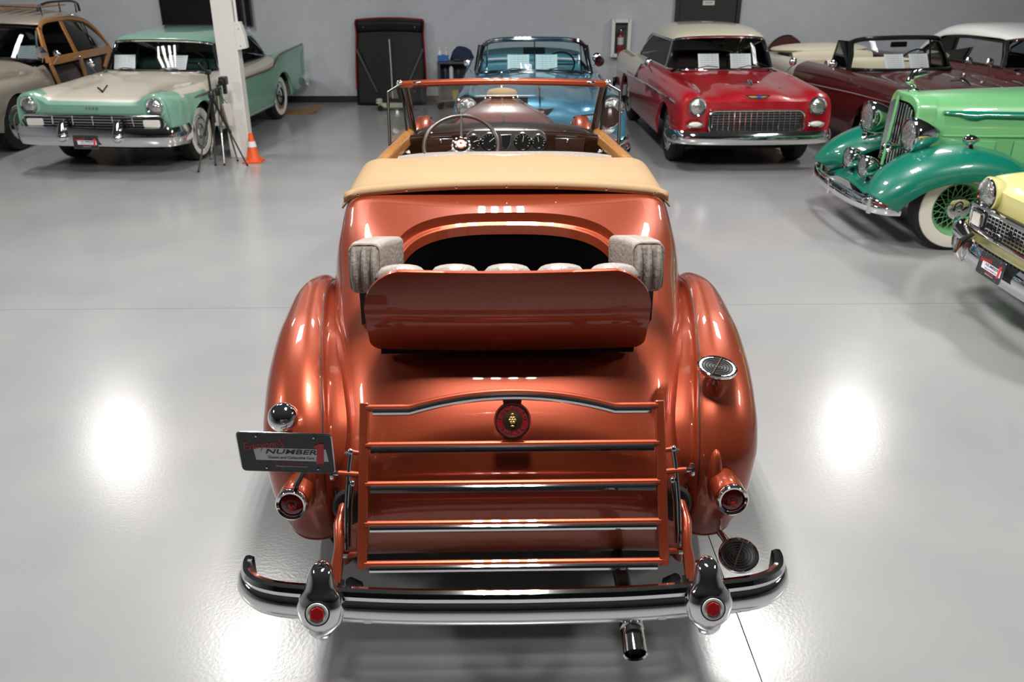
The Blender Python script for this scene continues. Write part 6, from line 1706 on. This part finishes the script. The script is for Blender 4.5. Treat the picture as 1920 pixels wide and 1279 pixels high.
def cart():
    t = thing('tool_cart', 'dark grey utility cart by the wall beside the blue convertible', 'cart', (-.74, 15.1, 0))
    gm = plain('cart_grey', (.05, .05, .055), .5)
    for x in (-.26, .26):
        for y in (-.17, .17):
            obj('post', beamz(x, y, .10, .78, .04, .04), gm, t, smooth=0)
            obj('caster', G().lathe([(0, -.018), (.045, -.018), (.05, 0), (.045, .018), (0, .018)], (x, y, .05), (0, 1, 0), 14), BLACK, t)
    for z in (.14, .44, .76): obj('shelf', G().box((0, 0, z), (.58, .40, .035)), gm, t, smooth=0, bevel=.008)
    obj('side_panel', G().box((-.28, 0, .60), (.012, .34, .28)), gm, t, smooth=0)
    obj('rear_panel', G().box((0, .19, .45), (.54, .012, .60)), gm, t, smooth=0)
    z = .785
    tl = []
    rows = []
    for i in range(13):
        a = i / 12
        row = []
        for k in range(24):
            b = 2 * PI * k / 24
            rr = math.sin(PI * min(1, a * .52 + .0)) if a > 0 else 0
            f = 1 + .10 * math.sin(3 * b + 4 * a) + .06 * math.sin(7 * b + 9 * a)
            row.append((.09 + .19 * rr * f * math.cos(b) + .05 * a, .15 * rr * f * math.sin(b), z + .215 - .21 * a ** 1.6 + .018 * math.sin(5 * b + 6 * a) * rr))
        rows.append(row)
    nv = plain('navy_cloth', (.010, .020, .055), .85, bmp=(30, .01, .6, 3))
    tw = tag(obj('shop_towel', G().grid(rows, closed=True), nv, smooth=60), 'crumpled navy blue cloth heaped on the tool cart', 'cloth')
    tw.location = (-.74, 15.1, .012)
    bx = thing('bottle_caddy', 'bright blue open caddy with spray bottles on the tool cart', 'caddy', (-.93, 15.02, .78))
    bl = plain('caddy_blue', (.03, .13, .42), .4)
    obj('caddy_bin', G().box((0, 0, .05), (.18, .14, .10)), bl, bx, smooth=20, bevel=.01)
    for x, c in ((-.055, (.7, .7, .7)), (.055, (.55, .56, .5))):
        nm = 'bottle_plastic_%d' % int(100 * (x + .1))
        o = obj('bottle', G().lathe([(.03, .04), (.032, .12), (.028, .15), (.012, .17), (.012, .20), (.0, .20)], (x, 0, 0), (0, 0, 1), 14), plain(nm, c, .4), bx)
        obj('trigger_cap', G().box((x, -.015, .21), (.02, .05, .025)), WHITEC, o, smooth=0)
    yb = thing('yellow_bin', 'yellow plastic bin on the lower cart shelf', 'bin', (-.66, 15.0, .158))
    yl = plain('bin_yellow', (.45, .34, .02), .5)
    obj('bin_body', G().lathe([(0, .0), (.10, .0), (.115, .14), (.12, .15), (.108, .15), (.098, .02), (0, .015)], (0, 0, 0), (0, 0, 1), 24, sq=(.9, 1.2)), yl, yb)
    obj('bin_handle', G().tube([(-.13, 0, .14), (-.10, 0, .19), (0, 0, .21), (.10, 0, .19), (.13, 0, .14)], .005, 6), CHROME2, yb)
    for k, (x, h, c) in enumerate(((-.16, .22, (.02, .03, .08)), (-.06, .25, (.55, .55, .55)), (.06, .20, (.02, .02, .025)))):
        o = tag(obj('spray_can', G().lathe([(0, 0), (.034, 0), (.035, .01), (.035, h - .04), (.028, h - .02), (.013, h), (0, h)], (0, 0, 0), (0, 0, 1), 16), plain('can_colour_%d' % k, c, .35), smooth=30), ('navy blue spray can on the middle cart shelf', 'silver spray can on the middle cart shelf', 'black spray can on the middle cart shelf')[k], 'spray can')
        o.location = (-.74 + x, 15.0, .458)
cart()
def extinguisher():
    t = thing('extinguisher_cabinet', 'white fire extinguisher cabinet with red extinguisher on the back wall', 'cabinet', (2.13, WALL_Y, .77))
    wm = plain('cabinet_white', srgb(226, 226, 222), .45)
    for x in (-.14, .14): obj('frame_stile', G().box((x, -.07, .315), (.06, .14, .63)), wm, t, smooth=0, bevel=.006)
    for z in (.03, .60): obj('frame_rail', G().box((0, -.07, z), (.26, .14, .06)), wm, t, smooth=0, bevel=.006)
    obj('back_panel', G().box((0, -.006, .315), (.26, .012, .6)), plain('cabinet_inside', (.10, .10, .10), .7), t, smooth=0)
    obj('cabinet_glass', G().add([(-.11, -.13, .06), (.11, -.13, .06), (.11, -.13, .57), (-.11, -.13, .57)], [(0, 1, 2, 3)]), GLASS, t, smooth=0)
    e = thing('fire_extinguisher', 'red fire extinguisher standing inside the white wall cabinet', 'fire extinguisher', (2.13, WALL_Y - .07, .83))
    obj('cylinder', G().lathe([(0, 0), (.05, .0), (.056, .012), (.056, .28), (.05, .31), (.025, .335), (.02, .35), (0, .35)], (0, 0, 0), (0, 0, 1), 20), RED, e)
    obj('data_label', G().lathe([(.0568, .15), (.0568, .27)], (0, 0, 0), (0, 0, 1), 20), wm, e)
    obj('valve', G().lathe([(.018, .35), (.018, .38), (.012, .40), (0, .40)], (0, 0, 0), (0, 0, 1), 12), CHROME2, e)
    obj('lever', beam(G(), (-.02, 0, .405), (.07, 0, .425), .02, .012), BLACK, e, smooth=0)
    obj('hose', G().tube(curve([(-.015, -.01, .38), (-.06, -.02, .36), (-.072, -.02, .25), (-.066, -.02, .10)], 5), .009, 8), BLACK, e)
extinguisher()
def cone():
    t = thing('traffic_cone', 'small orange traffic cone with white band at the column foot', 'cone', (-3.155, 10.96, 0))
    om = plain('cone_orange', (.80, .10, .015), .45)
    obj('base', G().prism(rrect(.24, .24, .03), Matrix.Translation((0, 0, .010)), .02), om, t, smooth=20, bevel=.004)
    obj('body', G().lathe([(.092, .018), (.085, .03), (.024, .355), (.018, .36), (.014, .355)], (0, 0, 0), (0, 0, 1), 28), om, t)
    obj('reflective_band', G().lathe([(.0595, .19), (.0455, .26)], (0, 0, 0), (0, 0, 1), 28), plain('band_white', (.75, .75, .75), .35), t)
cone()
def tripods():
    t = thing('camera_tripod', 'tall black tripod with mounted camera standing before the column', 'tripod', (-3.47, 10.62, 0))
    o = Vector((-3.47, 10.62, 0))
    ap = Vector((0.0, 0, .86))
    hubp = obj('hub', G().lathe([(0, .0), (.035, 0), (.04, .03), (.03, .07), (.016, .09)], ap - Vector((0, 0, .02)), (0, 0, 1), 14), BLACK, t)
    for k, (fx, fy) in enumerate(((-3.67, 10.36), (-3.57, 10.72), (-3.17, 10.70))):
        f = Vector((fx, fy, .008)) - o
        mid = ap.lerp(f, .5)
        l = obj('leg', G().tube([ap, mid], .016, 8), BLACK, t)
        obj('lower_leg', G().tube([mid, f], .011, 8), plain('leg_grey', (.06, .055, .05), .4) if 'leg_grey' not in MATS else MATS['leg_grey'], l)
        obj('leg_clamp', G().tube([mid - (f - ap).normalized() * .02, mid + (f - ap).normalized() * .02], .02, 8), BLACK, l)
        obj('foot', G().ball(f + Vector((0, 0, .008)), .015, 8, 6), RUBBER, l)
    obj('centre_column', G().tube([(0, 0, .55), (0, 0, 1.12)], .014, 8), BLACK, t)
    obj('pan_head', G().box((0, 0, 1.14), (.06, .08, .05)), BLACK, t, smooth=20, bevel=.008)
    obj('pan_handle', G().tube([(0, .02, 1.13), (-.03, -.12, 1.22), (-.04, -.16, 1.26)], .009, 8), BLACK, t)
    s = thing('light_stand', 'grey three-legged stand with small black video camera and pale hanging panel', 'stand', (-3.50, 10.98, 0))
    o = Vector((-3.50, 10.98, 0)); ap = Vector((0, 0, .84))
    gm = plain('stand_bronze', (.16, .14, .115), .4, .5)
    for fx, fy in ((-3.74, 11.08), (-3.36, 10.96), (-3.46, 10.72)):
        f = Vector((fx, fy, .008)) - o
        mid = ap.lerp(f, .55)
        l = obj('leg', G().tube([ap, mid], .017, 8), gm, s)
        obj('lower_leg', G().tube([mid, f], .012, 8), CHROME2, l)
        obj('foot', G().ball(f + Vector((0, 0, .008)), .015, 8, 6), RUBBER, l)
    obj('centre_column', G().tube([(0, 0, .5), (0, 0, .95)], .014, 8), gm, s)
    obj('hub', G().lathe([(0, 0), (.03, 0), (.035, .05), (.02, .09)], (0, 0, .82), (0, 0, 1), 12), BLACK, s)
    obj('arm', G().tube([(0, 0, .93), (.09, -.03, .96)], .010, 8), BLACK, s)
    cmr = obj('camera_body', G().box((.10, -.04, 1.0), (.09, .12, .10)), BLACK, s, smooth=20, bevel=.012)
    obj('camera_lens', G().tube([(.10, -.09, 1.0), (.10, -.17, .99)], .032, 14), BLACK, cmr)
    obj('camera_grip', G().box((.10, -.02, .90), (.045, .06, .12)), BLACK, cmr, smooth=20, bevel=.01)
    obj('hanging_panel', G().box((.02, .02, .58), (.23, .012, .27)), plain('panel_white', srgb(205, 196, 192), .5), s, smooth=0, bevel=.003)
    for x in (-.06, .10): obj('panel_strap', G().tube([(x, .02, .71), (0, 0, .84)], .004, 6), BLACK, s)
    c = thing('cardboard_sheet', 'flattened brown cardboard on the floor behind the mint sedan rear wheel', 'cardboard', (-3.36, 14.72, 0), R(12))
    cm = plain('cardboard_brown', srgb(150, 118, 84), .85)
    obj('board', G().box((0, 0, .006), (.55, .62, .008)), cm, c, smooth=0)
    obj('raised_flap', beam(G(), (.12, -.26, .015), (.34, .20, .07), .20, .006), cm, c, smooth=0)
tripods()
